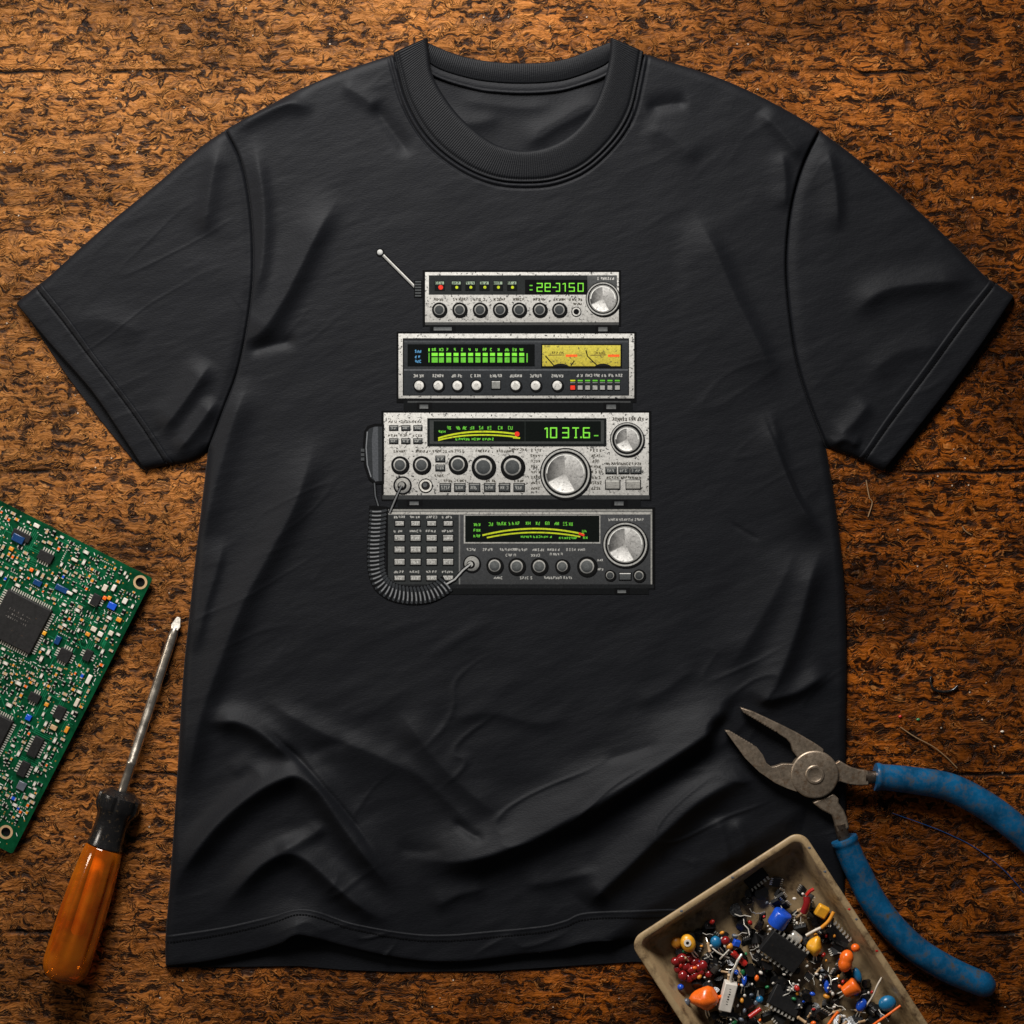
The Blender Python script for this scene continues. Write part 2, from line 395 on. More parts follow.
def polydist(pts, X, Y):
    """distance to a polyline, side (+ right-hand when walked on screen) and arc parameter"""
    best = np.full(X.shape, 1e9); side = np.zeros(X.shape); tt = np.zeros(X.shape)
    L = np.r_[0, np.cumsum(np.hypot(*np.diff(pts, axis=0).T))]
    for i in range(len(pts) - 1):
        ax, ay = pts[i]; dx, dy = pts[i + 1] - pts[i]; l2 = dx * dx + dy * dy + 1e-9
        t = np.clip(((X - ax) * dx + (Y - ay) * dy) / l2, 0, 1)
        ex, ey = X - ax - t * dx, Y - ay - t * dy; d = np.hypot(ex, ey); k = d < best
        best[k] = d[k]; side[k] = np.sign(dx * ey - dy * ex)[k]; tt[k] = ((L[i] + t * math.sqrt(l2)) / L[-1])[k]
    return best, side, tt

def sstep(x): x = np.clip(x, 0, 1); return x * x * (3 - 2 * x)

HT = np.full((G, G), 9.0)
def fold(pts, amp, sR, sL, e=(0.25, 0.25)):
    """soft ridge (or groove) along a line; sR / sL: width on its right / left hand"""
    p = spline(pts, 8)[:, :2]; pad = 2.6 * max(sR, sL)
    x0, x1 = int(max(0, p[:, 0].min() - pad + MX)), int(min(G, p[:, 0].max() + pad + MX))
    y0, y1 = int(max(0, p[:, 1].min() - pad + MX)), int(min(G, p[:, 1].max() + pad + MX))
    d, s, t = polydist(p, gx[y0:y1, x0:x1], gy[y0:y1, x0:x1])
    wd = np.where(s > 0, sR, sL * (.86 if sL > 15 else 1))
    tp = sstep(t / max(e[0], 1e-3)) * sstep((1 - t) / max(e[1], 1e-3))
    HT[y0:y1, x0:x1] += 1.2 * amp * tp * (0.62 * np.exp(-(d / wd) ** 2) + 0.38 * np.exp(-(np.sqrt(d * d + 2.2) - 1.48) / (0.62 * wd)))

# general unevenness, small creases, knit slub
amp_mask = sstep((gy - 560) / 180) * 0.9 + 0.35
HT += fftnoise(3, 36, 24, -28) * 0.55 * amp_mask + fftnoise(4, 17, 8, -26) * 0.13 * (0.5 + amp_mask) + fftnoise(5, 8, 2.2, -20) * 0.045
rg = np.clip(1 - np.abs(fftnoise(12, 46, 13, -32)) * 1.6, 0, 1) ** 2 * np.clip(fftnoise(13, 50, 40, 0) * .8 + .2, 0, 1)
rg2 = np.clip(1 - np.abs(fftnoise(14, 40, 12, 42)) * 1.6, 0, 1) ** 2 * np.clip(fftnoise(15, 50, 40, 0) * .8, 0, 1)
HT += (rg * 1.05) * amp_mask
# --- hem side, right
fold([(405, 858), (465, 857), (520, 840), (562, 819), (612, 789), (672, 752), (722, 719), (758, 682)], 15, 15, 34, (.18, .2))
fold([(560, 828), (612, 795), (672, 757), (720, 726)], 2.4, 5, 6)
fold([(745, 704), (775, 696), (800, 688), (830, 668)], 6, 9, 16)
fold([(586, 906), (600, 888), (626, 864), (662, 829), (702, 795), (745, 776), (775, 786)], 11, 13, 24, (.1, .3))
fold([(727, 872), (724, 845), (714, 812)], 4, 9, 14)
fold([(748, 866), (742, 838), (730, 815)], 3.5, 8, 10)
fold([(395, 705), (440, 762), (478, 797), (512, 822)], 5.0, 14, 24)
fold([(400, 756), (440, 792), (480, 832)], 2.5, 9, 12)
fold([(452, 818), (470, 831), (486, 838)], -2.2, 4, 5)
fold([(430, 908), (458, 893), (490, 885)], 3.0, 8, 14)
fold([(520, 884), (560, 878), (600, 868)], 2.4, 7, 12)
fold([(440, 720), (490, 712), (540, 722), (580, 712)], 1.4, 7, 12)
fold([(600, 760), (640, 748), (660, 738)], -1.2, 4, 6)
fold([(630, 706), (662, 690), (684, 674), (700, 668)], 1.5, 7, 12)
# --- hem side, left
fold([(206, 727), (222, 720), (245, 722), (272, 738), (298, 762)], 9, 11, 17)
fold([(168, 900), (192, 858), (222, 820), (255, 792), (282, 777), (300, 774), (320, 788), (344, 823), (372, 860), (402, 902)], 12.5, 13, 18, (.22, .2))
fold([(262, 722), (300, 758), (332, 793), (360, 828), (384, 862)], -3.2, 3.0, 3.6, (.2, .3))
fold([(218, 912), (244, 882), (264, 862), (286, 851), (308, 857), (340, 885), (372, 910), (400, 922)], 10, 12, 14, (.25, .25))
fold([(276, 850), (300, 840), (318, 830), (326, 818)], 3.5, 7, 9)
fold([(256, 694), (290, 714), (332, 736), (380, 755), (428, 780)], 4.6, 18, 12)
fold([(306, 756), (328, 746), (352, 741)], -1.4, 7, 9)
fold([(394, 846), (420, 850), (446, 846)], -1.4, 6, 9)
fold([(232, 775), (246, 764), (258, 768), (266, 780)], 1.3, 8, 10)
fold([(292, 1010), (297, 935), (300, 895)], 9, 28, 26, (.3, .35))
fold([(556, 962), (600, 944), (650, 934)], 4, 14, 20)
# --- left flank
fold([(186, 800), (196, 745), (206, 705), (224, 655), (246, 600), (272, 552), (298, 500), (318, 432)], 8, 13, 27, (.15, .2))
fold([(196, 655), (206, 610), (218, 570), (226, 535)], 3.5, 6, 15)
fold([(206, 545), (216, 490), (236, 420), (252, 375)], 5.5, 14, 14)
fold([(246, 352), (275, 345), (300, 340)], -3.0, 6, 8)
fold([(236, 345), (262, 333), (282, 306), (298, 276), (318, 236), (342, 192)], 7, 11, 26, (.2, .3))
fold([(252, 312), (264, 262), (265, 205), (256, 150), (250, 140)], 4.5, 9, 12)
fold([(226, 128), (256, 116), (290, 106), (318, 112)], 4.5, 9, 9)
fold([(372, 104), (385, 122), (400, 142), (412, 160)], -2.8, 8, 9)
fold([(340, 85), (365, 100), (380, 112)], 2.0, 8, 9)
# --- right flank
fold([(690, 210), (713, 252), (733, 298), (758, 348), (778, 392)], 5, 34, 11)
fold([(756, 112), (780, 134), (804, 164)], 3.4, 8, 14)
fold([(644, 112), (664, 106), (690, 103)], -2.8, 6, 8)
fold([(640, 128), (672, 140), (700, 165)], 2.0, 14, 18)
fold([(782, 215), (784, 185), (780, 150)], 2.6, 6, 12)
fold([(766, 408), (780, 460), (798, 505), (824, 540)], 5.5, 16, 6)
fold([(764, 412), (786, 468), (806, 508)], -2.0, 3, 4)
fold([(724, 672), (752, 630), (780, 580), (796, 545)], 3.8, 12, 30)
fold([(752, 706), (776, 676), (796, 624), (808, 580), (822, 545)], 7.5, 12, 22)
fold([(728, 522), (748, 534), (760, 541)], -0.7, 2.5, 2.5)
# --- sleeves
fold([(160, 436), (188, 400), (214, 360)], 5.5, 9, 15)
fold([(176, 456), (196, 432), (220, 398)], 5, 8, 11)
fold([(206, 240), (212, 190), (222, 142)], 4, 11, 12)
fold([(60, 330), (100, 320), (150, 335)], 1.8, 16, 18)
fold([(836, 236), (834, 190), (824, 145)], 3.2, 7, 14)
fold([(846, 318), (882, 292), (930, 284), (974, 282)], 5, 12, 18)
fold([(860, 380), (900, 352), (950, 345)], 2.2, 14, 18)
fold([(832, 440), (850, 425), (870, 400)], 3, 9, 11)
fold([(828, 449), (842, 440), (860, 447)], 3, 5, 7)
# printed area is smoothed out flat
pm = sstep((gx - 338) / 22) * sstep((690 - gx) / 22) * sstep((gy - 226) / 20) * sstep((630 - gy) / 20)
HT = HT * (1 - pm) + (9.0 + np.clip(fftnoise(5, 8, 1.9, -20) * 0.05, -.15, .15)) * pm
# weight of the tray and of the pliers presses the cloth down
def press(dist, soft, lim):
    global HT
    m = sstep((soft - dist) / soft); HT = np.where(m > 0, HT * (1 - m) + np.minimum(HT, lim) * m, HT)
ta = (gx - 632) * .834 - (gy - 941) * .552; tb = (gx - 632) * .552 + (gy - 941) * .834
press(np.maximum(np.maximum(3 - ta, ta - 200), np.maximum(4 - tb, 0)).clip(0), 26, 3.5)
for pl in ([(742, 712), (790, 740), (815, 772)], [(728, 732), (770, 774), (815, 775)], [(815, 775), (846, 842)]):
    press((polydist(np.array(pl, float), gx, gy)[0] - 9).clip(0), 16, 10.0)
HT = np.maximum(HT, 2.2)

def hat(x, y):
    u = np.clip(x + MX, 0, G - 1.001); v = np.clip(y + MX, 0, G - 1.001); i = u.astype(int); j = v.astype(int); a = u - i; b = v - j
    return HT[j, i] * (1 - a) * (1 - b) + HT[j, i + 1] * a * (1 - b) + HT[j + 1, i] * (1 - a) * b + HT[j + 1, i + 1] * a * b

def coons(top, bot, left, right):
    nu, nv = len(top), len(left); u = np.linspace(0, 1, nu)[None, :, None]; v = np.linspace(0, 1, nv)[:, None, None]
    return ((1 - v) * top[None] + v * bot[None] + (1 - u) * left[:, None] + u * right[:, None]
            - ((1 - u) * (1 - v) * top[0] + u * (1 - v) * top[-1] + (1 - u) * v * bot[0] + u * v * bot[-1]))

def grid_mesh(name, XY, Z, mat, parent, skirt=1.6, floor=0.35):
    """quad sheet with its rim turned down (the cloth's own thickness)"""
    nv, nu = Z.shape
    X = np.pad(XY[..., 0], 1, mode='edge'); Y = np.pad(XY[..., 1], 1, mode='edge'); Zp = np.pad(Z, 1, mode='edge')
    drop = np.zeros(Zp.shape, bool); drop[0] = drop[-1] = True; drop[:, 0] = drop[:, -1] = True
    Zp = np.where(drop, np.maximum(floor, Zp - skirt), Zp); nv += 2; nu += 2
    r = ROOT[parent]
    co = np.stack([(X - r[0]) * S, (r[1] - Y) * S, Zp * S], -1).reshape(-1, 3).astype(np.float32)
    i = np.arange(nv * nu).reshape(nv, nu)
    q = np.stack([i[:-1, :-1], i[1:, :-1], i[1:, 1:], i[:-1, 1:]], -1).reshape(-1, 4)
    me = bpy.data.meshes.new(name); me.vertices.add(len(co)); me.vertices.foreach_set('co', co.ravel())
    me.loops.add(q.size); me.loops.foreach_set('vertex_index', q.ravel().astype(np.int32))
    me.polygons.add(len(q)); me.polygons.foreach_set('loop_start', np.arange(0, q.size, 4, dtype=np.int32))
    me.polygons.foreach_set('use_smooth', np.ones(len(q), bool)); me.update(calc_edges=True); me.validate()
    me.materials.append(mat); ob = bpy.data.objects.new(name, me); COL.objects.link(ob); ob.parent = parent; ROOT[ob] = r
    return ob

def rolled(XY, Z, edges, R=12.0, z0=0.8):
    """round the sheet down to the table along folded edges"""
    X, Y = XY[..., 0], XY[..., 1]; f = np.ones(Z.shape)
    for e in edges:
        d, _, _ = polydist(resample(e, 60), X, Y); k = np.clip(d / R, 0, 1); f *= np.sqrt(np.clip(1 - (1 - k) ** 2, 0, 1))
    return z0 + (Z - z0) * f

def lip(XY, Z, edge, depth, R=2.6):
    d, _, _ = polydist(resample(edge, 140), XY[..., 0], XY[..., 1]); k = np.clip(d / R, 0, 1)
    return Z - depth * (1 - np.sqrt(np.clip(1 - (1 - k) ** 2, 0, 1)))

shirt = thing('t_shirt', 'black short-sleeved cotton T-shirt laid flat with a stack of four radios printed on its chest', 'T-shirt', 512, 512, 0)

# --- outlines
neck_out = [(394, 55), (399, 75), (407, 102), (421, 129), (440, 151), (467, 170), (495, 181), (525, 184), (555, 181), (585, 168), (612, 143), (629, 116), (637, 86), (643, 54)]
neck_in = [(428, 40), (429, 52), (433, 77), (448, 103), (465, 123), (489, 142), (507, 149.5), (526, 152), (548, 148), (571, 135.5), (591, 113), (603, 85), (609, 60), (610, 40)]
sh_l = [(226, 130), (262, 110), (300, 90), (340, 73), (372, 62), (394, 55)]
sh_r = [(643, 54), (668, 62), (700, 72), (732, 84), (760, 97), (792, 114), (819, 130)]
arm_l = [(226, 130), (241, 160), (250, 200), (254, 250), (252, 300), (240, 365), (225, 408), (208, 452)]
arm_r = [(819, 130), (802, 165), (790, 208), (785, 260), (788, 310), (796, 362), (809, 405), (826, 448)]
side_l = [(208, 452), (200, 520), (191, 600), (183, 680), (177, 780), (171, 870), (166, 933), (166, 965)]
side_r = [(826, 448), (836, 510), (844, 580), (847, 660), (846, 720), (846, 790), (845, 860), (844, 925), (844, 952)]
hem_lo = [(166, 965), (207, 960), (254, 950.6), (282, 941), (297.5, 932), (316, 935), (341, 943), (379, 952), (419, 959), (450, 960), (480, 958.6), (520, 953), (556, 949), (590, 940), (632, 939), (700, 939), (844, 952)]
hem_up = [(166, 934), (222, 925.6), (269, 914.7), (294, 907), (316, 908), (347.5, 919), (385, 927), (419, 932), (450, 932.5), (480, 930), (541, 924), (565, 918), (590, 910), (677, 908), (760, 914), (845, 922)]

top = np.vstack([curve(sh_l, 150)[:-1], curve(neck_out, 240), curve(sh_r, 150)[1:]])
nu = len(top)
left = np.vstack([curve(arm_l, 280)[:-1], curve(side_l, 420)]); right = np.vstack([curve(arm_r, 280)[:-1], curve(side_r, 420)])
bot = resample(spline(hem_lo, 10), nu)
# columns of the lower edge follow the columns of the upper one in x
bx = np.interp(np.linspace(0, 1, nu), np.linspace(0, 1, nu), (top[:, 0] - top[0, 0]) / (top[-1, 0] - top[0, 0]))
L = (bot[:, 0] - bot[0, 0]) / (bot[-1, 0] - bot[0, 0]); bot = np.stack([np.interp(bx, L, bot[:, k]) for k in (0, 1)], 1)
XY = coons(top, bot, left, right); Z = hat(XY[..., 0], XY[..., 1])
# top stitching beside the collar, sunk line of the hem seam
dn, sn, _ = polydist(curve(neck_out, 160), XY[..., 0], XY[..., 1])
Z += 0.9 * np.exp(-((dn - 2.6) / 1.7) ** 2) - 1.5 * np.exp(-((dn - 5.6) / 1.0) ** 2)
Z = rolled(XY, Z, [curve(sh_l, 60), curve(sh_r, 60)], 11, 3.0)
Z = rolled(XY, Z, [curve(side_l, 60), curve(side_r, 60)], 10, 0.9)
for a in (arm_l, arm_r): Z = lip(XY, Z, curve(a, 60), 4.2, 2.4)
Z = lip(XY, Z, curve(neck_out, 60), 3.0, 2.4)
grid_mesh('front_panel', XY, Z, M['cloth'], shirt, skirt=2.5)

# --- hem band, a turned-up double layer, with its row of stitches
def band(name, up, lo, n, m, parent, lift=1.0, mat='cloth', edge=0.9, sides=None):
    A = resample(spline(up, 10), n); B = resample(spline(lo, 10), n); v = np.linspace(0, 1, m)[:, None, None]
    XY = A[None] * (1 - v) + B[None] * v; Z = hat(XY[..., 0], XY[..., 1])
    if sides: Z = rolled(XY, Z, sides, 10, 0.9)
    pr = np.minimum(1, np.minimum(v[..., 0], 1 - v[..., 0]) * m / 3.0)
    Z = Z + lift * np.sqrt(pr) + edge * np.exp(-((v[..., 0] * m - 1.2) / 1.0) ** 2)
    return XY, Z
def stitches(name, up, lo, pos, step, length, wdt, lift, parent, sides=None):
    A = resample(spline(up, 10), 400); B = resample(spline(lo, 10), 400); C = A * (1 - pos) + B * pos
    tot = np.hypot(*np.diff(C, axis=0).T).sum(); n = int(tot / step); mb = MB(); rr = random.Random(5)
    P = resample(C, n * 2 + 1)
    z = hat(P[:, 0], P[:, 1])
    if sides: z = rolled(P[None], z[None], sides, 10, 0.9)[0]
    for i in range(0, len(P) - 1, 2):
        p, q = P[i], P[i + 1]; c = (p + q) / 2; a = math.atan2(q[1] - p[1], q[0] - p[0])
        mb.box((c[0], c[1] + rr.uniform(-.25, .25), z[i] + lift), (length, wdt, 0.5), a)
    return mb.build(name, M['thread'], parent, smooth=0)
sides = [curve(side_l, 60), curve(side_r, 60)]
XY, Z = band('hem_band', hem_up, hem_lo, 900, 26, shirt, sides=sides)
hb = grid_mesh('hem_band', XY, Z, M['cloth'], shirt, skirt=2.2)
stitches('stitching', hem_up, hem_lo, 0.23, 3.0, 2.3, 1.5, 1.25, hb, sides)

# --- sleeves with cuffs
def sleeve(topc, botc, armc, cuff, band_line, nu, nv, lab):
    T, B, A, C = curve(topc, nu), curve(botc, nu), curve(armc, nv), curve(cuff, nv)
    XY = coons(T, B, A, C); Z = hat(XY[..., 0], XY[..., 1])
    Z = rolled(XY, Z, [T, B], 11, 0.9)
    d, _, _ = polydist(resample(A, 140), XY[..., 0], XY[..., 1])
    Z -= 3.0 * np.exp(-(d / 1.5) ** 2) + 2.6 * np.exp(-(d / 7.0) ** 2); Z = np.maximum(Z, 0.7)
    o = grid_mesh('sleeve', XY, Z, M['cloth'], shirt, skirt=2.0); o['label'] = lab
    up, lo = resample(spline(band_line, 10), 300), resample(spline(cuff, 10), 300)
    XYc, Zc = band('cuff', band_line, cuff, 320, 24, o, sides=[T, B], lift=1.0, edge=1.1)
    Zc = Zc - 1.3 * np.exp(-((np.linspace(0, 24, 24)[:, None] - 5.2) / .9) ** 2)
    c = grid_mesh('cuff', XYc, Zc, M['cloth'], o, skirt=2.2)
    stitches('stitching', band_line, cuff, 0.2, 2.6, 2.0, 1.1, 0.55, c, [T, B])
    return o
sl_top = [(226, 130), (200, 148), (150, 190), (100, 231), (42, 283), (17, 303)]
sl_bot = [(208, 452), (192, 461), (172, 465), (146, 470)]
cuff_l = [(17, 303), (51, 343), (94, 392), (122, 433), (146, 470)]
line_l = [(42, 283), (70, 318), (98, 357), (142, 415), (174, 463)]
sleeve(sl_top, sl_bot, arm_l, cuff_l, line_l, 260, 300, 'sleeve at the viewer\'s left')
sr_top = [(819, 130), (866, 166), (916, 209), (955, 246), (989, 280), (1013, 296)]
sr_bot = [(826, 448), (840, 452), (856, 458), (882, 471)]
cuff_r = [(1013, 296), (979, 346), (945, 392), (912, 434), (882, 471)]
line_r = [(989, 280), (955, 322), (920, 370), (885, 417), (858, 457)]
sleeve(sr_top, sr_bot, arm_r, cuff_r, line_r, 260, 300, 'sleeve at the viewer\'s right')

# --- collar: ribbed ring of the front neckline
def strip(outer, inner, n, m, zf, ribs, amp):
    A, B = (spline(outer, 116), spline(inner, 116)) if len(outer) == len(inner) == 14 else (curve(outer, n), curve(inner, n)); n = len(A); v = np.linspace(0, 1, m)[:, None]; XY = A[None] * (1 - v[..., None]) + B[None] * v[..., None]
    u = np.linspace(0, 1, n)[None]
    r = np.random.RandomState(2); ph = np.cumsum(r.uniform(.7, 1.3, n)); ph = (ph - ph[0]) / (ph[-1] - ph[0]); L_ = np.r_[0, np.cumsum(np.hypot(*np.diff((A + B) / 2, axis=0).T))]; ph = (L_ / L_[-1] + (ph - np.linspace(0, 1, n)) * .3)[None]
    Z = zf(u, v) + amp * np.cos(2 * math.pi * ribs * ph) * np.clip(np.minimum((v - .06) / .08, (.93 - v) / .08), 0, 1)
    return XY, Z
XY, Z = strip(neck_out, neck_in, 1500, 30, lambda u, v: 7.6 + 3.4 * np.sqrt(np.clip(1 - (2 * v - 1) ** 4, 0, 1)) ** .8 + 0 * u
              - 1.5 * np.exp(-((v - .10) / .03) ** 2) + .8 * np.exp(-((v - .03) / .03) ** 2) + 2.0 * (2 * np.abs(u - .5)) ** 4, 168, 0.15)
grid_mesh('collar', XY, Z, M['rib'], shirt, skirt=5.0)
# --- back of the neckline: rib, tape, and the inside of the back panel
bk_up = [(424, 42), (447, 52), (470, 59), (497, 63), (522, 64), (548, 63), (572, 58), (592, 50), (614, 42)]
bk_lo = [(420, 52), (436, 68), (470, 79), (497, 83), (522, 84), (548, 83), (571, 79), (604, 66), (616, 52)]
tp_lo = [(418, 60), (435, 78), (476, 91), (500, 94), (522, 95), (548, 94), (571, 90), (607, 77), (618, 60)]
XY, Z = strip(bk_up, bk_lo, 700, 16, lambda u, v: 3.6 + 2.0 * np.sin(math.pi * np.clip(v * .9 + .05, 0, 1)) + 2.4 * (2 * np.abs(u - .5)) ** 3 + 0 * v, 100, 0.14)
grid_mesh('back_collar', XY, Z, M['rib'], shirt, skirt=2.5)
XY, Z = strip(bk_lo, tp_lo, 300, 16, lambda u, v: 3.1 + 1.2 * np.sin(math.pi * v) + 1.3 * np.exp(-((v - .86) / .09) ** 2) + 2.0 * (2 * np.abs(u - .5)) ** 3, 1, 0.0)
grid_mesh('neck_tape', XY, Z, M['cloth'], shirt, skirt=1.6)
yy, xx = np.mgrid[72:196:1.6, 398:640:1.6]; XY = np.stack([xx, yy], -1)
keep = HT.copy(); HT[:] = 1.9 + fftnoise(9, 22, 14, -20) * .25
fold([(520, 150), (552, 128), (590, 108), (612, 100)], 3.0, 8, 16)
fold([(430, 118), (470, 124), (505, 116)], 1.6, 8, 12)
fold([(455, 100), (520, 108), (560, 104)], 1.2, 7, 9)
Zi = np.clip(hat(xx, yy), .9, 5.2); HT[:] = keep
grid_mesh('back_panel', XY, Zi, M['cloth'], shirt, skirt=.5)
# --- the back layer showing below hem and cuffs
for poly, lab in (([(167, 930), (167, 967), (230, 967), (300, 966), (345, 970), (400, 972), (450, 971.5), (496, 971), (571, 966), (632, 962), (740, 962), (843, 960), (843, 930)], 'rear layer showing as a strip below the front hem'),
                  ([(19, 304), (33, 325), (68.6, 378), (101, 421), (133, 460), (143, 470), (168, 462), (60, 320)], 'rear layer of the cuff at the viewer\'s left'),
                  ([(1011, 298), (996, 330), (960, 382), (925, 427), (890, 471), (860, 455), (940, 380)], 'rear layer of the cuff at the viewer\'s right')):
    mb = MB(); mb.prism(poly, 0.4, 1.9); b_ = mb.build('back_layer', M['cloth'], shirt, bevel=0.6); b_['label'] = lab
# ------------------------------------------------------------------ the chest print, flat on the cloth
ZP = 9.45
class Ink:
    def __init__(s): s.v = []; s.f = []; s.c = []; s.k = 0
    def put(s, pts, faces, cols):
        o = len(s.v)
        if s.sub is None: s.k += 1; z = ZP + s.z0 + 0.004 * s.k
        else: s.sub = (s.sub + 1) % 3; z = ZP + s.z0 + 0.004 * s.k + 0.001 * s.sub
        s.v += [(x, y, z) for x, y in pts]; s.f += [[i + o for i in f] for f in faces]
        s.c += cols if isinstance(cols, list) else [cols] * len(pts)
    z0 = 0.0; sub = None
    def rect(s, x0, y0, x1, y1, c, c2=None):
        c2 = c2 or c; s.put([(x0, y0), (x1, y0), (x1, y1), (x0, y1)], [(0, 3, 2, 1)], [c, c, c2, c2])
    def poly(s, pts, c):
        t = geometry.tessellate_polygon([[Vector((x, y, 0)) for x, y in pts]]); s.put(pts, [tuple(i) for i in t], c)
    def disc(s, cx, cy, r, c, n=28, c2=None):
        p = [(cx, cy)] + [(cx + r * math.cos(2 * math.pi * k / n), cy + r * math.sin(2 * math.pi * k / n)) for k in range(n)]
        cs = [c] + [tuple(np.array(c) * (0.5 - 0.5 * math.sin(2 * math.pi * k / n)) + np.array(c2 or c) * (0.5 + 0.5 * math.sin(2 * math.pi * k / n))) for k in range(n)]
        s.put(p, [(0, 1 + (k + 1) % n, 1 + k) for k in range(n)], cs)
    def ring(s, cx, cy, r0, r1, c, n=32, a0=0, a1=2 * math.pi):
        p = []; 
        for k in range(n + 1):
            a = a0 + (a1 - a0) * k / n
            p += [(cx + r0 * math.cos(a), cy + r0 * math.sin(a)), (cx + r1 * math.cos(a), cy + r1 * math.sin(a))]
        s.put(p, [(2 * k, 2 * k + 2, 2 * k + 3, 2 * k + 1) for k in range(n)], c)
    def line(s, pts, w, c):
        P = np.array(pts, float); d = np.gradient(P, axis=0); l = np.hypot(d[:, 0], d[:, 1])[:, None] + 1e-9; nrm = np.stack([-d[:, 1], d[:, 0]], 1) / l * w / 2
        p = []
        for a, b in zip(P + nrm, P - nrm): p += [tuple(a), tuple(b)]
        s.put(p, [(2 * k, 2 * k + 2, 2 * k + 3, 2 * k + 1) for k in range(len(P) - 1)], c)
    def scribble(s, x0, x1, y, h, c, seed, w=0.75):
        """one line of the print's tiny unreadable lettering"""
        r = random.Random(seed); x = x0; s.k += 1; s.sub = 0
        while x < x1 - 1.4:
            cw = r.uniform(1.5, 2.3); t = r.random()
            a, b, e, g = (x, y - h / 2), (x + cw * .75, y - h / 2), (x, y + h / 2), (x + cw * .75, y + h / 2)
            for p, q in r.sample([(a, e), (b, g), (a, b), (e, g), ((x, y), (x + cw * .75, y)), (a, g), (e, b)], 3): s.line([p, q], w, c)
            x += cw + r.uniform(.3, .7)
            if r.random() < .12: x += 1.2
        s.sub = None
    def seven(s, x, y, w, h, c, t): s.line([(x, y), (x + w, y)], t, c); s.line([(x + w * .55, y), (x + w * .55, y + h)], t, c); s.line([(x + w * .3, y + h), (x + w * .72, y + h)], t, c)
    SEG = {'0': 'abcdef', '1': 'bc', '2': 'abged', '3': 'abgcd', '5': 'afgcd', '6': 'afgcde', '7': 'abc', '8': 'abcdefg', 'J': 'abcd', '-': 'g', 'e': 'abgedf'}
    def digit(s, ch, x, y, w, h, c, t=1.1):
        P = dict(a=[(x, y), (x + w, y)], b=[(x + w, y), (x + w, y + h / 2)], c=[(x + w, y + h / 2), (x + w, y + h)], d=[(x, y + h), (x + w, y + h)],
                 e=[(x, y + h / 2), (x, y + h)], f=[(x, y), (x, y + h / 2)], g=[(x, y + h / 2), (x + w, y + h / 2)])
        for k in s.SEG[ch]:
            (ax, ay), (bx, by) = P[k]; ex = .35
            s.line([(ax - ex * (ay == by), ay - ex * (ax == bx)), (bx + ex * (ay == by), by + ex * (ax == bx))], t, c)
    def dial(s, cx, cy, r, seed):
        """spun-metal knob face: wedges of different grey"""
        tones = [(0, 150), (30, 140), (62, 118), (64, 226), (110, 245), (152, 205), (156, 52), (205, 60), (222, 72), (226, 104), (266, 112), (270, 200), (310, 170), (340, 158), (360, 150)]
        n = 72; p = [(cx, cy)]; cs = [rgb(140, 138, 134, .5)]
        for k in range(n):
            a = 360 * k / n; g = np.interp(a, [t[0] for t in tones], [t[1] for t in tones]) + random.Random(seed + k).uniform(-8, 8)
            p.append((cx + r * math.cos(math.radians(a)), cy + r * math.sin(math.radians(a)))); cs.append(rgb(g, g * .99, g * .965, .5))
        s.put(p, [(0, 1 + (k + 1) % n, 1 + k) for k in range(n)], cs)
    def build(s, name, parent, label=None):
        r = ROOT[parent]; me = bpy.data.meshes.new(name)
        me.from_pydata([((x - r[0]) * S, (r[1] - y) * S, z * S) for x, y, z in s.v], [], s.f)
        bm = bmesh.new(); bm.from_mesh(me)
        for f in bm.faces:
            if f.normal.z < 0: f.normal_flip()
        bm.to_mesh(me); bm.free()
        at = me.color_attributes.new('Col', 'FLOAT_COLOR', 'POINT')
        at.data.foreach_set('color', np.array(s.c, np.float32).ravel())
        me.materials.append(M['ink']); ob = bpy.data.objects.new(name, me); COL.objects.link(ob); ob.parent = parent; ROOT[ob] = r
        if label: ob['label'] = label
        return ob
def ink(z0=0.0): k = Ink(); k.z0 = z0; return k

PANEL, PANEL2 = rgb(192, 190, 184, 1), rgb(152, 150, 145, 1)
BLK, DK, MID, LGT = rgb(9, 9, 10, 0), rgb(36, 38, 39, .15), rgb(92, 93, 92, .4), rgb(176, 174, 168, .5)
GRN, YLG, RED, LED, BLU = rgb(88, 166, 50, .3), rgb(168, 180, 36, .4), rgb(205, 52, 36, .3), rgb(116, 204, 60, .1), rgb(70, 120, 156, .4)
TXT, TXTL = rgb(70, 67, 60, 0), rgb(150, 149, 144, .2)

def knob(par, x, y, r, face=rgb(58, 60, 60, .2), rim=rgb(150, 148, 142, .4), pale=False):
    k = ink(.36)
    k.disc(x + .6, y + .7, r * 1.06, BLK); k.disc(x, y, r, rgb(14, 14, 14, 0))
    if pale: k.disc(x, y, r * .78, rgb(205, 203, 196, .6), c2=rgb(140, 139, 134, .6)); k.disc(x, y + .3, r * .42, rgb(168, 166, 160, .6))
    else: k.disc(x, y, r * .74, rim, c2=rgb(84, 84, 82, .3)); k.disc(x, y + .2, r * .60, face, c2=rgb(38, 40, 41, .2))
    return k.build('printed_knob', par)
def button(par, x, y, w, h, c=rgb(62, 64, 64, .3), hi=rgb(132, 132, 128, .3), seed=None):
    k = ink(.36)
    k.rect(x - w / 2 - .8, y - h / 2 - .8, x + w / 2 + .9, y + h / 2 + 1.1, BLK); k.rect(x - w / 2, y - h / 2, x + w / 2, y + h / 2, c, tuple(np.array(c) * .8))
    k.rect(x - w / 2, y - h / 2, x + w / 2, y - h / 2 + .9, hi)
    if seed is not None: k.scribble(x - w / 2 + 1, x + w / 2 - .6, y + .3, h * .42, hi, seed, .6)
    return k.build('printed_button', par)
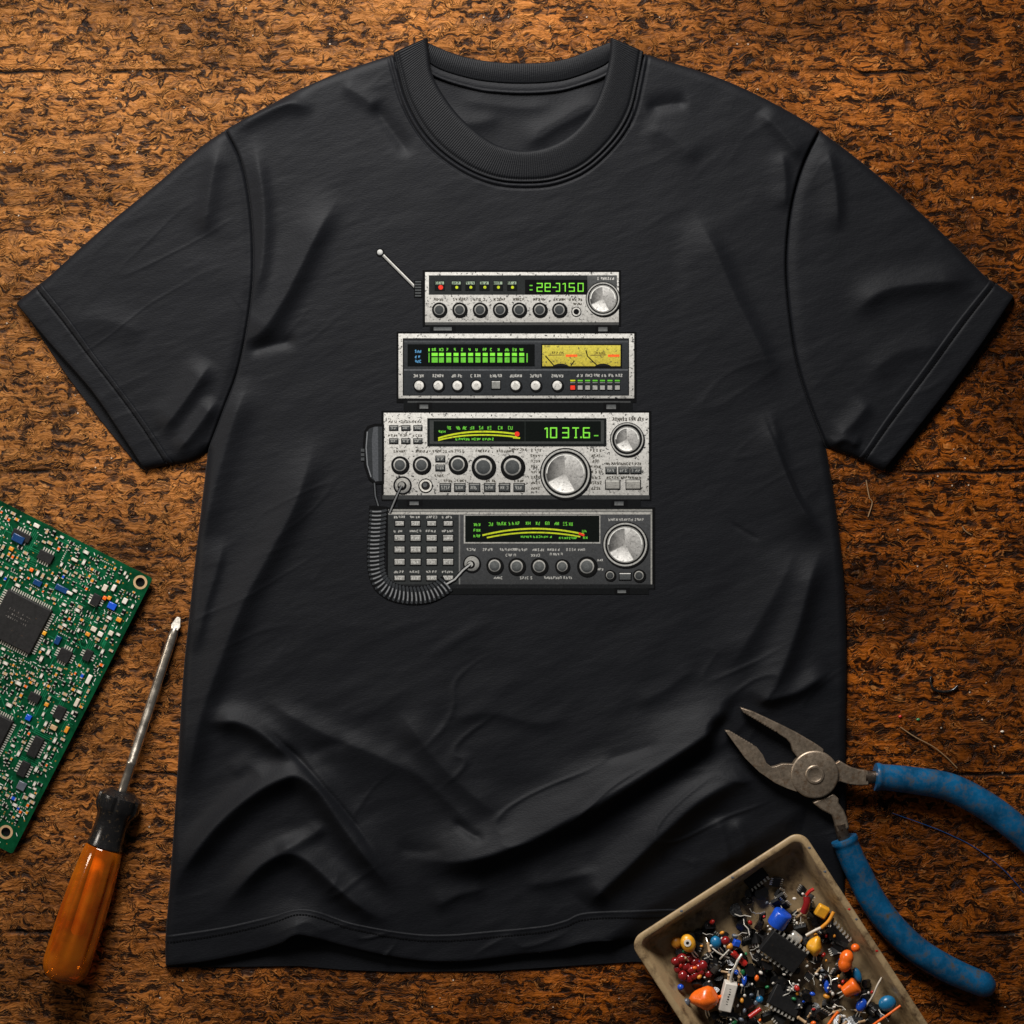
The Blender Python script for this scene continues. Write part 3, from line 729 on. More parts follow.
def big_dial(par, x, y, R, r):
    k = ink(.36); k.disc(x + .8, y + 1.2, R, BLK, 48); k.disc(x, y, R, rgb(22, 22, 22, 0), 48); k.ring(x, y, R * .88, R * .95, rgb(150, 149, 144, .3), 48)
    k.disc(x, y, R * .87, rgb(12, 12, 12, 0), 48); k.disc(x, y, r + 1.2, rgb(120, 119, 115, .3), 40); k.dial(x, y, r, int(x)); k.ring(x, y, r - .9, r, rgb(205, 204, 198, .3), 40, math.pi, 2 * math.pi)
    return k.build('printed_dial', par)
def foot(par, x0, y0, x1, y1):
    k = ink(.05); k.rect(x0 - 3, y0 - 2, x1 + 4, y1 + 1.5, BLK); k.rect(x0, y0, x1, y1, rgb(58, 60, 61, .3), rgb(98, 99, 98, .5)); return k.build('printed_foot', par)
def arcpts(x0, y0, xm, ym, x1, y1, n=28):
    t = np.linspace(0, 1, n)[:, None]; A, B_, C = np.array([x0, y0]), np.array([xm, ym]), np.array([x1, y1])
    q = 2 * B_ - (A + C) / 2
    return (1 - t) ** 2 * A + 2 * t * (1 - t) * q + t * t * C

# ---- top radio
k = ink(); k.rect(423, 271.2, 620.4, 327, BLK); k.rect(430, 326, 618, 333.5, rgb(14, 15, 16, 0)); k.rect(425.5, 273.2, 618.3, 323, PANEL, PANEL2)
k.rect(425.5, 323, 618.3, 325.8, rgb(58, 58, 57, .6)); k.rect(429.2, 276.3, 616.5, 295.7, rgb(74, 75, 74, .5), rgb(52, 53, 53, .4)); k.rect(429.2, 276.3, 587, 295.7, rgb(34, 36, 36, .1))
k.scribble(597, 614, 279.5, 2.2, LGT, 3, .6)
for i, x in enumerate((440, 459.5, 480, 500, 519, 539.5, 559)): k.scribble(x - 6, x + 6, 300.3, 2.4, TXT, 20 + i)
k.scribble(569, 583, 300.5, 2.2, TXT, 31); k.scribble(573, 581, 304.8, 1.8, TXT, 32)
R1 = k.build('printed_radio', shirt, 'slim pale radio with a red-lit switch and aerial, uppermost of the printed stack')
for i, x in enumerate((440, 456.5, 470.5, 484.5, 498, 512)):
    k = ink(.36); k.rect(x - 5, 282, x + 5, 291.5, rgb(14, 16, 16, 0)); k.rect(x - 4.3, 282.6, x + 4.3, 285.4, rgb(130, 145, 125, .5)); k.scribble(x - 4, x + 4, 284, 2, rgb(30, 34, 32, 0), 40 + i, .5)
    k.disc(x + (.5 if i else 1), 288.3, 1.5 if i else 2.4, RED if i == 0 else YLG, 12); k.build('printed_button', R1)
k = ink(.28); k.rect(525, 280.8, 587, 295.3, BLK)
k.line([(529.5, 286.5), (532.5, 286.5)], 1.2, GRN); k.line([(529.5, 290.8), (532.5, 290.8)], 1.2, GRN)
for ch, x in (('2', 537), ('e', 545), ('-', 552.6), ('J', 556), ('1', 560), ('5', 569), ('0', 577.8)): k.digit(ch, x, 284.4, 5.0 if ch not in '-J' else 3.4, 7.8, LED, .95)
k.line([(562.4, 285.2), (564.8, 284.3)], .95, LED)
k.build('printed_display', R1)
for x in (439.5, 459.7, 480, 500, 519, 539.5, 559): knob(R1, x, 310.5, 7.2)
k = ink(.36); k.disc(576, 312.6, 5, BLK); k.disc(576, 312.6, 4.2, LGT); k.disc(576, 312.6, 2.8, BLK); k.build('printed_socket', R1)
big_dial(R1, 602.5, 299.7, 17.2, 12.6)
foot(R1, 434, 327.8, 452, 331.2); foot(R1, 598, 327.8, 607, 332)
k = ink(.1); k.line([(382, 254.5), (399, 271.5), (416, 288.5)], 4.6, BLK); k.line([(382, 254.5), (399, 271.5), (416, 288.5)], 2.6, rgb(120, 119, 115, .3)); k.line([(382.4, 254), (416, 287.6)], 1.0, rgb(190, 188, 182, .3))
k.disc(380.7, 253.6, 4.1, BLK); k.disc(380.5, 253.4, 2.8, rgb(190, 190, 186, .2), c2=rgb(70, 70, 70, 0)); k.rect(414.5, 281, 422.6, 298.5, BLK)
for i in range(6): k.rect(415.5, 282 + i * 2.8, 421.5, 283.4 + i * 2.8, rgb(66, 68, 68, .5))
k.build('printed_aerial', R1)

# ---- second radio
k = ink(); k.rect(397, 332.6, 635.8, 403, BLK); k.rect(404, 401, 632, 411.5, rgb(14, 15, 16, 0)); k.rect(399, 334.4, 633.6, 398.8, PANEL, PANEL2); k.rect(403.2, 339, 628.6, 396.2, rgb(10, 11, 12, 0))
k.rect(404.4, 340.4, 627.6, 395.4, rgb(44, 46, 48, .1), rgb(36, 38, 40, .1)); k.rect(404.4, 369.8, 627.6, 371.2, rgb(78, 80, 82, .2)); k.rect(404.4, 342, 627.6, 343, rgb(66, 68, 69, .2))
k.rect(408, 401.5, 630, 403.2, rgb(56, 57, 57, .4))
for i, x in enumerate((419.5, 438.5, 457.5, 476.5, 496, 515.5, 535.5, 557)): k.scribble(x - 5.5, x + 6, 376.4, 2.6, TXTL, 60 + i)
for i, x in enumerate((580, 589, 597, 604.5, 612, 619)): k.scribble(x - 3.5, x + 3, 376, 2.4, TXTL, 70 + i)
R2 = k.build('printed_radio', shirt, 'white-framed radio with a row of green bars and yellow meters, second from the top')
k = ink(.28); k.rect(408, 345, 534.5, 366.8, rgb(6, 8, 8, 0))
for i, y in enumerate((352, 357.4, 362)): k.scribble(415.5, 423.5 - (i == 1), y, 2.2, BLU, 80 + i, .9)
k.line([(429.4, 349), (429.4, 352)], 1.2, LED); k.line([(429.4, 353.5), (429.4, 363)], 1.0, GRN)
for i in range(13):
    x = 432 + 7.27 * i; wd = 6 if i == 0 else 4.9
    k.rect(x, 353.6, x + wd, 356.7, LED); k.rect(x, 358, x + wd, 363.2, GRN); k.scribble(x + 0.4, x + 4.2, 350.3, 2.4, GRN, 90 + i, .9)
k.line([(527, 354), (527, 363)], 1.2, GRN); k.build('printed_display', R2)
k = ink(.28); YB = rgb(182, 170, 70, .8); k.rect(541, 344.8, 621.5, 368.5, rgb(12, 12, 10, 0)); k.rect(542.2, 346, 620, 366.8, YB, rgb(160, 146, 54, .8))
for x0, nd in ((546, ((545.2, 356.5), (553.5, 366))), (588, ((585.6, 351), (587.2, 357), (597, 366.4)))):
    k.line([(x0 + 2, 356), (x0 + 18, 355.6)], 1.0, rgb(110, 96, 50, .2)); k.scribble(x0 + 6, x0 + 18, 353.6, 2.0, rgb(90, 78, 36, 0), int(x0), .6)
    k.line([(x0 + 19.5, 356.4), (x0 + 31, 356.4)], 2.4, rgb(224, 92, 40, .3)); k.line(nd, 1.1, rgb(24, 22, 14, 0))
    cx = x0 + 14.5; k.poly([(cx - 8, 366.8)] + [(cx - 8 + 16 * t, 366.8 - 2.6 * math.sin(math.pi * t) ** .7) for t in np.linspace(.05, .95, 12)] + [(cx + 8, 366.8)], rgb(24, 24, 22, 0))
k.line([(574, 361.5), (570.6, 366.4)], 1.1, rgb(34, 30, 18, 0)); k.build('printed_meter', R2)
for x in (419.5, 438.5, 457.5, 476.5, 515.5, 535.5, 557): knob(R2, x, 386, 5.9, pale=True)
button(R2, 496, 385.4, 8.2, 7.4, rgb(120, 120, 116, .4), rgb(170, 169, 164, .3))
for i in range(7):
    x = 572.6 + 7.4 * i; k = ink(.36); k.rect(x - 3, 380, x + 2.8, 384.2, rgb(16, 18, 18, 0)); k.rect(x - 2.6, 380.4, x + 2.4, 381.9, GRN if i else YLG); k.rect(x - 2.6, 382.8, x + 2.4, 383.7, rgb(110, 112, 110, .2))
    k.rect(x - 3, 385.4, x + 2.8, 391, BLK); k.rect(x - 2.5, 386, x + 2.2, 390.2, RED if i == 0 else rgb(140, 139, 134, .5)); k.build('printed_button', R2)
foot(R2, 420, 405, 428.5, 409); foot(R2, 606, 405, 615.5, 409.4)

# ---- third radio
k = ink(); k.rect(382, 411.2, 650.6, 500.6, BLK); k.rect(398, 499, 640, 508.6, rgb(14, 15, 16, 0)); k.rect(384.3, 413.2, 648.2, 495.2, PANEL, PANEL2); k.rect(383, 495.2, 649, 499.4, rgb(48, 49, 49, .4))
for i, x in enumerate((394, 406, 418)): k.scribble(x - 5, x + 5, 422, 2.2, TXT, 110 + i, .65); k.scribble(x - 5, x + 5, 435.8, 2.2, TXT, 115 + i, .65)
for x, y, wd in ((400, 451.6, 6), (422, 451.8, 6), (440, 451.6, 7), (459, 451.2, 7), (483, 451.2, 7), (506, 451.4, 9), (520, 449.5, 8), (440, 476, 5), (449, 481, 5), (462, 481, 5), (491, 481, 5), (519, 481, 5)): k.scribble(x - wd, x + wd, y, 2.2, TXT, int(x * 7), .65)
for i in range(8): k.scribble(531, 541, 450.5 + i * 5.4, 2.2, TXT, 130 + i, .6); k.scribble(590 + (i % 3), 602, 450.5 + i * 5.4, 2.4, TXT, 140 + i, .65)
k.scribble(612, 643, 419.6, 3, TXT, 150, .7); k.scribble(606, 642, 464, 2.2, TXT, 151, .6); k.scribble(606, 640, 477.6, 1.8, TXT, 152, .6)
R3 = k.build('printed_radio', shirt, 'large pale speckled transceiver with a wide silver dial, third from the top')
k = ink(.28); k.rect(427.6, 418.6, 606, 446.6, rgb(20, 22, 22, 0)); k.rect(430, 420.6, 603.6, 444, rgb(52, 54, 53, .2)); k.rect(434, 421.6, 600.5, 441.8, rgb(8, 12, 10, 0)); k.rect(524.5, 421.6, 525.5, 441.8, rgb(26, 30, 28, 0))
k.line(arcpts(438.5, 438.6, 474, 432.2, 517, 434.4), 1.7, YLG); k.line(arcpts(438.5, 440.6, 474, 435.4, 517, 437.4), 1.5, YLG)
for i, x in enumerate((450, 459, 465.5, 472.8, 482, 490.5, 501, 511)): k.scribble(x - 2.6, x + 3, 428.2, 3, GRN, 160 + i, .7)
k.scribble(439, 446, 432, 2, GRN, 170, .7); k.scribble(456, 495, 439.4, 2, GRN, 171, .7); k.disc(517, 434.4, 2.6, RED, 10); k.line([(513, 438), (520, 438.4)], 1.6, YLG)
for ch, x in (('1', 541.2), ('0', 550.5), ('3', 562.4), ('6', 583.2)): k.digit(ch, x, 428.3, 5.8, 9.6, LED, 1.3)
k.seven(572, 428.3, 6.6, 9.6, LED, 1.3); k.line([(544.4, 429.4), (546.6, 428.2)], 1.3, LED)
k.rect(580.0, 436.8, 581.5, 438.4, LED); k.line([(593.6, 436), (598, 436)], 1.2, GRN); k.build('printed_display', R3)
for y in (428.2, 441.3):
    for x in (394.2, 406.2, 418.2): button(R3, x, y, 7.6, 3.8, seed=int(x + y))
for y in (459, 468): button(R3, 440.5, y, 8.2, 4.8, seed=int(y))
for x, y, r in ((400.3, 465, 8.6), (421.8, 465, 8.8), (458, 464.5, 9.2), (483.4, 467, 11.7), (512.4, 467, 11.7)): knob(R3, x, y, r, face=rgb(70, 72, 72, .3), rim=rgb(172, 170, 164, .4))
k = ink(.36); k.disc(403, 485.6, 9.2, BLK); k.disc(403, 485.6, 7.6, rgb(150, 148, 142, .4), c2=rgb(88, 88, 86, .3)); k.disc(402.5, 486, 4.6, BLK); k.disc(402, 485, 3, rgb(120, 119, 115, .2)); k.build('printed_socket', R3)
k = ink(.36); k.disc(426, 485.8, 7.2, BLK); k.disc(426, 485.8, 6.2, rgb(184, 181, 173, .5)); k.disc(426, 485.8, 4.4, rgb(30, 30, 30, .2)); k.disc(425.4, 485, 2.2, rgb(74, 76, 76, .2)); k.build('printed_socket', R3)
for x in (445.5, 460, 474.6, 489.8, 504.5, 519): button(R3, x, 487.4, 9.8, 7, seed=int(x))
for x in (610.5, 623.4, 635.2): button(R3, x, 470.4, 9.6, 5.6, seed=int(x))
for x in (612.2, 632.6): button(R3, x, 484.6, 13.6, 8, rgb(140, 138, 132, .4), rgb(200, 198, 190, .4))
big_dial(R3, 565.2, 473.6, 25.4, 19); big_dial(R3, 626.6, 439.6, 17, 11.6)
foot(R3, 410, 501.5, 419, 505); foot(R3, 614, 501.5, 623, 505.4)

# ---- bottom radio
BD = rgb(64, 65, 66, .7)
k = ink(); k.rect(386.4, 507.4, 654.4, 588.6, BLK); k.rect(392, 587, 648, 594, rgb(14, 15, 16, 0)); k.rect(388.6, 509.2, 651.6, 585, BD, rgb(48, 49, 50, .6)); k.rect(389, 509.2, 651.6, 511.4, rgb(120, 119, 114, .5)); k.rect(389, 512, 651.6, 514.4, rgb(150, 148, 142, .6))
k.rect(388.6, 515, 459, 585, rgb(40, 42, 42, .2)); k.rect(459, 514.6, 460.4, 585, rgb(96, 96, 94, .3)); k.rect(650, 512, 651.6, 585, rgb(128, 127, 122, .5)); k.rect(388.6, 584, 653, 588, rgb(24, 25, 26, .2))
for x in (400, 416, 432, 448):
    for y in (517, 531, 571.6): k.scribble(x - 5.5, x + 5.5, y, 2, TXTL, int(x * y), .6)
for x, y, wd in ((472, 549.4, 5), (488, 549.4, 5), (509, 549.4, 9), (521, 549.6, 7), (538.5, 549.6, 6), (553.5, 549.4, 6), (571, 549.4, 5), (582, 549.6, 4), (512, 555, 6), (536, 555, 5), (556, 554, 6), (499, 577.6, 5), (527, 577.6, 7), (558, 577.4, 14)): k.scribble(x - wd, x + wd, y, 2.2, TXTL, int(x * 3 + y), .65)
k.scribble(608, 643, 519.6, 2.2, TXTL, 205, .65); k.scribble(597, 603, 560, 2, TXTL, 206, .6); k.scribble(597, 603, 569, 2, TXTL, 207, .6)
R4 = k.build('printed_radio', shirt, 'dark grey transceiver with a keypad, lowest of the printed stack')
k = ink(.28); k.rect(464, 515, 600, 543.4, rgb(140, 139, 134, .5)); k.rect(465.4, 515.6, 599, 542, rgb(8, 12, 10, 0))
for i, y in enumerate((524.4, 530.2, 536)): k.scribble(474, 481, y, 2.4, GRN, 210 + i, .75)
k.line(arcpts(482.5, 535.2, 533, 528.6, 583.5, 534.2), 1.7, YLG); k.line(arcpts(487, 537.6, 533, 532.4, 580, 536.6), 1.5, YLG); k.line([(578.5, 533.2), (584, 535.4)], 2.2, RED)
for i, x in enumerate((491, 499, 504, 511, 518, 528, 538, 547.5, 556.5, 565, 571)): k.scribble(x - 2.2, x + 3, 525 - 1.8 * math.cos((x - 532) / 40), 3, GRN, 220 + i, .7)
k.scribble(521, 552, 536.6, 1.8, GRN, 235, .6); k.scribble(559, 577, 538, 1.8, GRN, 236, .6); k.scribble(582, 589, 531, 2.2, GRN, 237, .6); k.scribble(583, 589, 537.6, 2.2, GRN, 238, .6); k.build('printed_display', R4)
for y in (523.4, 537.8, 549.3, 561.6, 577.6):
    for x in (400, 416, 432, 448.4): button(R4, x, y, 9.8 if y > 525 else 8.6, 5.6 if y not in (523.4, 577.6) else 4.4, rgb(134, 133, 128, .6), rgb(166, 165, 160, .5), seed=int(x * 2 + y))
for x, y, r in ((494.6, 565.4, 8.2), (516.6, 566, 8.4), (539, 566, 8.4), (562, 566, 7.2), (586.5, 566, 9.8)): knob(R4, x, y, r, face=rgb(86, 88, 87, .3), rim=rgb(160, 158, 152, .4))
k = ink(.36); k.disc(472.2, 563.8, 9, BLK); k.disc(472, 563.4, 7.4, rgb(140, 139, 134, .4), c2=rgb(80, 80, 78, .3)); k.disc(471, 564.4, 4.2, BLK); k.disc(470.4, 564, 2.8, rgb(150, 149, 144, .2)); k.build('printed_socket', R4)
knob(R4, 609.6, 575, 5.4); knob(R4, 638.4, 575.2, 6.2); button(R4, 624.6, 576, 11, 6.4, rgb(70, 72, 72, .3), rgb(196, 195, 190, .3))
big_dial(R4, 624.8, 544.4, 22.8, 17)
foot(R4, 617, 589.6, 625.5, 592.6)
# ---- hand microphone and its coiled lead
k = ink(.5)
k.poly([(384.6, 424), (384.6, 484), (375, 484), (369, 479), (364.6, 466), (363.4, 448), (364.6, 432), (368, 426.6), (375, 424)], BLK)
k.poly([(382.6, 427), (382.6, 481), (376, 481.6), (371, 477.5), (367, 465), (366, 448), (367, 433), (370, 429), (375.6, 426.8)], rgb(40, 42, 44, .1))
k.poly([(378.6, 427), (379, 481), (376, 481.6), (373.6, 478), (372.4, 440), (374, 427.6)], rgb(66, 68, 71, .1)); k.line([(368, 432), (366.8, 448), (368, 465), (371.6, 477)], 1.0, rgb(104, 106, 108, .1))
for i in range(3): k.rect(361.6, 449 + 4.4 * i, 365, 452 + 4.4 * i, rgb(58, 60, 61, .3))
mic = k.build('printed_microphone', shirt)
k = ink(.6); k.line([(375, 483), (376, 496), (379, 506)], 3, BLK); k.line([(375, 483), (376, 496), (379, 506)], 1.2, rgb(72, 74, 76, 0)); k.line([(402, 486), (398, 494), (392, 508), (390, 513)], 3.2, BLK); k.line([(402, 486), (398, 494), (392, 508), (390, 513)], 1.4, rgb(96, 97, 97, 0))
coil = curve([(379, 508), (377.5, 530), (376.4, 555), (377.6, 572), (383, 584), (394, 591.5), (410, 594.8), (426, 594), (438, 589.6), (447, 583.6)], 37)
k.line(curve([(379, 506), (377.5, 530), (376.4, 555), (377.6, 572), (383, 584), (394, 591.5), (410, 594.8), (426, 594), (438, 589.6), (448, 583)], 60), 18, BLK)
for i in range(len(coil) - 1):
    c = (coil[i] + coil[i + 1]) / 2; d = coil[i + 1] - coil[i]; d = d / np.hypot(*d); nr = np.array([-d[1], d[0]]); a = 8.2
    pts = [c + nr * (a * math.cos(t)) + d * (1.5 * math.sin(t) + nr[0] * 0) + d * (1.0 * math.cos(t)) for t in np.linspace(0, math.pi, 9)]
    k.line(pts, 2.4, rgb(44, 46, 48, .1)); k.line(pts[2:6], 1.1, rgb(112, 113, 114, .1))
k.line([(447, 583.6), (455, 579), (463, 570), (470.5, 564)], 3.4, BLK); k.line([(447, 583.6), (455, 579), (463, 570), (470.5, 564)], 1.6, rgb(150, 150, 148, .1))
k.build('printed_cable', mic)
# ------------------------------------------------------------------ circuit board
A0 = math.radians(27)
E1 = np.array([-math.cos(A0), -math.sin(A0)]); E2 = np.array([-math.sin(A0), math.cos(A0)])
C0 = np.array([152.5, 578.5])
def bp(a, b): p = C0 + E1 * a + E2 * b; return (p[0], p[1])
def ab(x, y): d = np.array([x, y]) - C0; return float(d @ E1), float(d @ E2)
ZB = 10.0
board = thing('circuit_board', 'green printed circuit board crowded with tiny parts, lying beside the screwdriver', 'circuit board', 152, 578, ZB + 2)
BL, BWD = 250, 308
def circ(c, r, n=20): return [(c[0] + r * math.cos(2 * math.pi * k / n), c[1] + r * math.sin(2 * math.pi * k / n)) for k in range(n)]
holes = [(140, 582.3), (6.2, 831), bp(BL - 12, 10), bp(BL - 12, BWD - 10)]
def rrect(a0, b0, a1, b1, r, n=5):
    out = []
    for (ca, cb, t0) in ((a1 - r, b1 - r, 0), (a0 + r, b1 - r, 90), (a0 + r, b0 + r, 180), (a1 - r, b0 + r, 270)):
        for k in range(n + 1):
            t = math.radians(t0 + 90 * k / n); out.append((ca + r * math.cos(t), cb + r * math.sin(t)))
    return out
mb = MB(); mb.prism([bp(a, b) for a, b in rrect(0, 0, BL, BWD, 3)], ZB - 3.2, ZB, holes=[circ(h, 4.6) for h in holes])
mb.build('board', M['pcb'], board, smooth=30)
for h in holes:
    mb = MB(); o, i = circ(h, 7.0, 24), circ(h, 4.7, 24)
    mb.prism(o, ZB, ZB + .25, holes=[i]); mb.build('hole_ring', M['tan'], board, origin=(h[0], h[1], 0), smooth=20)
    mb = MB(); mb.lathe((h[0], h[1], 0), (h[0], h[1], 1), [(0, 6.4), (ZB - 3.3, 6.4)], 6); mb.build('standoff', M['black'], board, origin=(h[0], h[1], 0), smooth=0)

occ = []     # taken rectangles in board axes
def free(a, b, ra, rb, m=0.6):
    for (x, y, p, q) in occ:
        if abs(a - x) < ra + p + m and abs(b - y) < rb + q + m: return False
    return True
for h in holes: a, b = ab(*h); occ.append((a, b, 9, 9))
def chip(ca, cb, wa, wb, hgt, pitch, sides='abcd', mark=True, zb=ZB):
    """gull-wing package: body, legs as one row per side, legend"""
    c = bp(ca, cb); mb = MB(); mb.box((c[0], c[1], zb + .6 + hgt / 2), (wa, wb, hgt), A0, taper=0.95)
    o = mb.build('microchip', M['chip'], board, origin=(c[0], c[1], zb), bevel=.4, smooth=30)
    for sd in sides:
        mb = MB(); n = int(((wb if sd in 'ac' else wa) - 3) / pitch)
        for k in range(n):
            t = (k - (n - 1) / 2) * pitch; sg = 1 if sd in 'ab' else -1
            if sd in 'ac': p = bp(ca + sg * (wa / 2 + 1.6), cb + t); sz = (3.4, pitch * .5, .5)
            else: p = bp(ca + t, cb + sg * (wb / 2 + 1.6)); sz = (pitch * .5, 3.4, .5)
            mb.box((p[0], p[1], zb + .45), sz, A0)
        mb.build('pin_row', M['tin'], o, smooth=0)
    if mark:
        mb = MB(); r = random.Random(int(ca * 7 + cb))
        for j in range(3):
            for k in range(int(wa * .5 / 2.4)):
                p = bp(ca + wa * .28 - k * 2.4, cb - wb * .16 + j * 4.0)
                if r.random() < .75: mb.box((p[0], p[1], zb + .62 + hgt), (r.choice([.5, 1.3]), r.choice([1.6, 2.0, .5]), .05), A0)
        mb.build('legend', plain('faded_legend', (0.10, 0.09, 0.08, 1), .7, bump=0), o, smooth=0)
    occ.append((ca, cb, wa / 2 + 4, wb / 2 + 4)); return o
chip(98.5, 98.5, 50, 50, 3.4, 2.4); chip(83, 214, 50, 50, 3.4, 2.4)
def chip_px(x, y, wa, wb, h, p, sides): a, b = ab(x, y); return chip(a, b, wa, wb, h, p, sides, False)
chip_px(65, 655, 13, 13, 2.6, 2.4, 'abcd'); chip_px(36, 746, 10, 22, 2.6, 2.6, 'ac'); chip_px(35, 697, 12, 9, 2.4, 2.4, 'bd'); chip_px(46, 557, 16, 10, 2.4, 2.6, 'bd')
chip_px(24, 768, 9, 16, 2.2, 2.6, 'ac'); chip_px(96, 600, 9, 12, 2.4, 2.4, 'ac'); chip_px(22, 536, 20, 8, 2.4, 2.6, 'bd'); chip_px(60, 712, 10, 14, 2.4, 2.6, 'ac'); chip_px(88, 655, 8, 12, 2.2, 2.4, 'ac')
# smaller packages: one of each kind, then copies of body and terminals
def proto_res(body, name):
    mb = MB(); mb.box((0, 0, .9), (2.6, 2.1, 1.4), 0, 0); mb.box((-1.7, 0, .85), (.9, 2.2, 1.5), 0, 1); mb.box((1.7, 0, .85), (.9, 2.2, 1.5), 0, 1)
    return mb.build(name, [body, M['tin']], board, origin=(0, 0, 0), smooth=0)
def at_board(o, a, b, rot, sc=1.0):
    p = bp(a, b); r = ROOT[board]; o.location = ((p[0] - r[0]) * S, (r[1] - p[1]) * S, ZB * S); o.rotation_euler = (0, 0, -(A0 + rot)); o.scale = (sc, sc, sc)
def seen(a, b): x, y = bp(a, b); return x > -4
def scatter(proto, n, ra, rb, sc=(.8, 1.3), tries=4000, zone=None):
    k = 0; first = True
    for _ in range(tries):
        if k >= n: break
        a, b = rnd.uniform(4, 175), rnd.uniform(4, BWD - 5)
        if not seen(a, b): continue
        if zone and not zone(a, b): continue
        s_ = rnd.uniform(*sc); rot = rnd.choice([0, math.pi / 2])
        x, y = (ra, rb) if rot == 0 else (rb, ra)
        if not free(a, b, x * s_, y * s_): continue
        o = proto if first else proto.copy()
        if not first: COL.objects.link(o)
        first = False; o.parent = board; at_board(o, a, b, rot, s_); occ.append((a, b, x * s_, y * s_)); k += 1
    return k
# a few larger landmarks: blue inductors, yellow-brown tantalum capacitors, pale ceramic blocks
def block(name, x, y, w, l, h, m, rot=0, bev=.5):
    mb = MB(); mb.box((x, y, ZB + h / 2), (w, l, h), A0 + rot, taper=.93); mb.build(name, m, board, origin=(x, y, ZB), bevel=bev, smooth=30)
    a, b = ab(x, y); occ.append((a, b, w / 2 + .6, l / 2 + .6))
block('inductor', 19, 539, 13, 8, 4, M['navy']); block('inductor', 38, 583, 9, 6, 2.6, M['navy']); block('inductor', 62, 589, 14, 6, 2.2, M['navy']); block('inductor', 112, 606, 9, 7, 2.4, M['blue']); block('inductor', 29, 717, 6, 6, 2.6, M['blue']); block('inductor', 58, 640, 6, 9, 2, M['navy'])
for x, y, w, l, m in ((94, 629, 6, 5, 'cream'), (100.5, 634, 5.5, 5, 'white'), (111, 633, 5, 5, 'cream'), (92.5, 603, 8.5, 4.5, 'white'), (119, 619.6, 5.5, 4.5, 'ochre'), (54, 727, 7, 5, 'tan'), (67, 729, 4, 7, 'ochre'), (58.5, 719, 4.5, 5.5, 'white'),
                      (77, 702, 4, 9, 'cream'), (89, 679, 4.5, 10, 'white'), (37, 526, 6.5, 4, 'white'), (32, 570, 4, 4, 'orange'), (12, 549, 5, 4, 'ochre'), (105, 598, 4, 4, 'orange'), (88, 634, 5, 4, 'ochre'), (47, 704, 4.5, 4, 'ochre'), (109.5, 598, 4, 4, 'ochre'), (45, 633, 4, 4, 'yellow'), (70, 593, 6.5, 3, 'white'), (105, 588, 5, 7, 'cream'), (114, 588, 4, 7, 'white'), (22, 785, 9, 9, 'smoke'), (75, 560, 7, 3, 'cream'), (125, 601, 5, 6, 'white')):
    block('capacitor', x, y, w, l, rnd.uniform(1.8, 3.2), M[m])
mk = {k: proto_res(M[k], n) for k, n in (('black', 'resistor'), ('tan', 'ceramic_capacitor'), ('white', 'filter'), ('ochre', 'tantalum_capacitor'), ('orange', 'diode'), ('blue', 'coil'))}
scatter(mk['black'], 98, 2.2, 1.2); scatter(mk['tan'], 60, 2.2, 1.2); scatter(mk['white'], 60, 2.2, 1.2, (.8, 1.5)); scatter(mk['ochre'], 40, 2.2, 1.2, (.7, 1.2)); scatter(mk['orange'], 16, 2.2, 1.2, (.7, 1.2)); scatter(mk['blue'], 6, 2.2, 1.2, (.9, 1.5))
# bare pads and vias, copper tracks under the mask, white legend marks
mb = MB(); k = 0
for _ in range(30000):
    if k > 620: break
    a, b = rnd.uniform(3, 175), rnd.uniform(3, BWD - 4)
    if not seen(a, b) or not free(a, b, .7, .7, .1): continue
    p = bp(a, b); t = rnd.random(); n_ = 1
    if t < .45: mb.box((p[0], p[1], ZB + .12), (rnd.uniform(.9, 2.0), rnd.uniform(.9, 1.4), .3), A0, rnd.choice([0, 0, 1])); occ.append((a, b, .8, .8))
    elif t < .62:       # a short row of pads
        dirn = rnd.choice([0, 1]); n_ = rnd.randint(3, 7)
        for q in range(n_):
            aa, bb = (a + q * 2.1, b) if dirn else (a, b + q * 2.1)
            if free(aa, bb, .7, .7, 0) and bb < BWD - 4: pp = bp(aa, bb); mb.box((pp[0], pp[1], ZB + .12), (1.1, 1.1, .3), A0, rnd.choice([0, 0, 0, 1])); occ.append((aa, bb, .7, .7))
    else: mb.blob((p[0], p[1], ZB + .1), (rnd.uniform(.6, 1.1),) * 2 + (.5,), 8, 4, rnd.choice([0, 0, 1])); occ.append((a, b, .8, .8))
    k += n_
tag(mb.build('solder_pads', [M['tin'], M['gold']], board, smooth=30), kind='stuff')
mb = MB(); k = 0
for _ in range(900):
    a, b = rnd.uniform(3, 170), rnd.uniform(3, BWD - 6)
    if not seen(a, b): continue
    l = rnd.uniform(8, 38); d = rnd.choice([0, 0, 1, 1, 2]); n_ = rnd.choice([1, 1, 2, 3])
    for q in range(n_):
        z = ZB + .03 + .004 * (k % 11); k += 1
        if d == 0: c, sz, r = (a + l / 2, b + q * 1.9), (l, .8, .03), 0
        elif d == 1: c, sz, r = (a + q * 1.9, b + l / 2), (.8, l, .03), 0
        else: c, sz, r = (a + l / 3 + q * 1.4, b + l / 3 - q * 1.4), (l * .8, .8, .03), math.pi / 4
        if not (2 < c[0] - sz[0] / 2 and c[0] < BL - 20 and sz[1] / 2 + 3 < c[1] < BWD - 4 - sz[1] / 2) or any(abs(c[0] - ab(*h)[0]) < sz[0] / 2 + 8 and abs(c[1] - ab(*h)[1]) < sz[1] / 2 + 8 for h in holes) or (d == 2 and not 20 < c[1] < BWD - 20): continue
        p = bp(*c); mb.box((p[0], p[1], z), sz, A0 + (r if d == 2 else 0))
    if k > 260: break
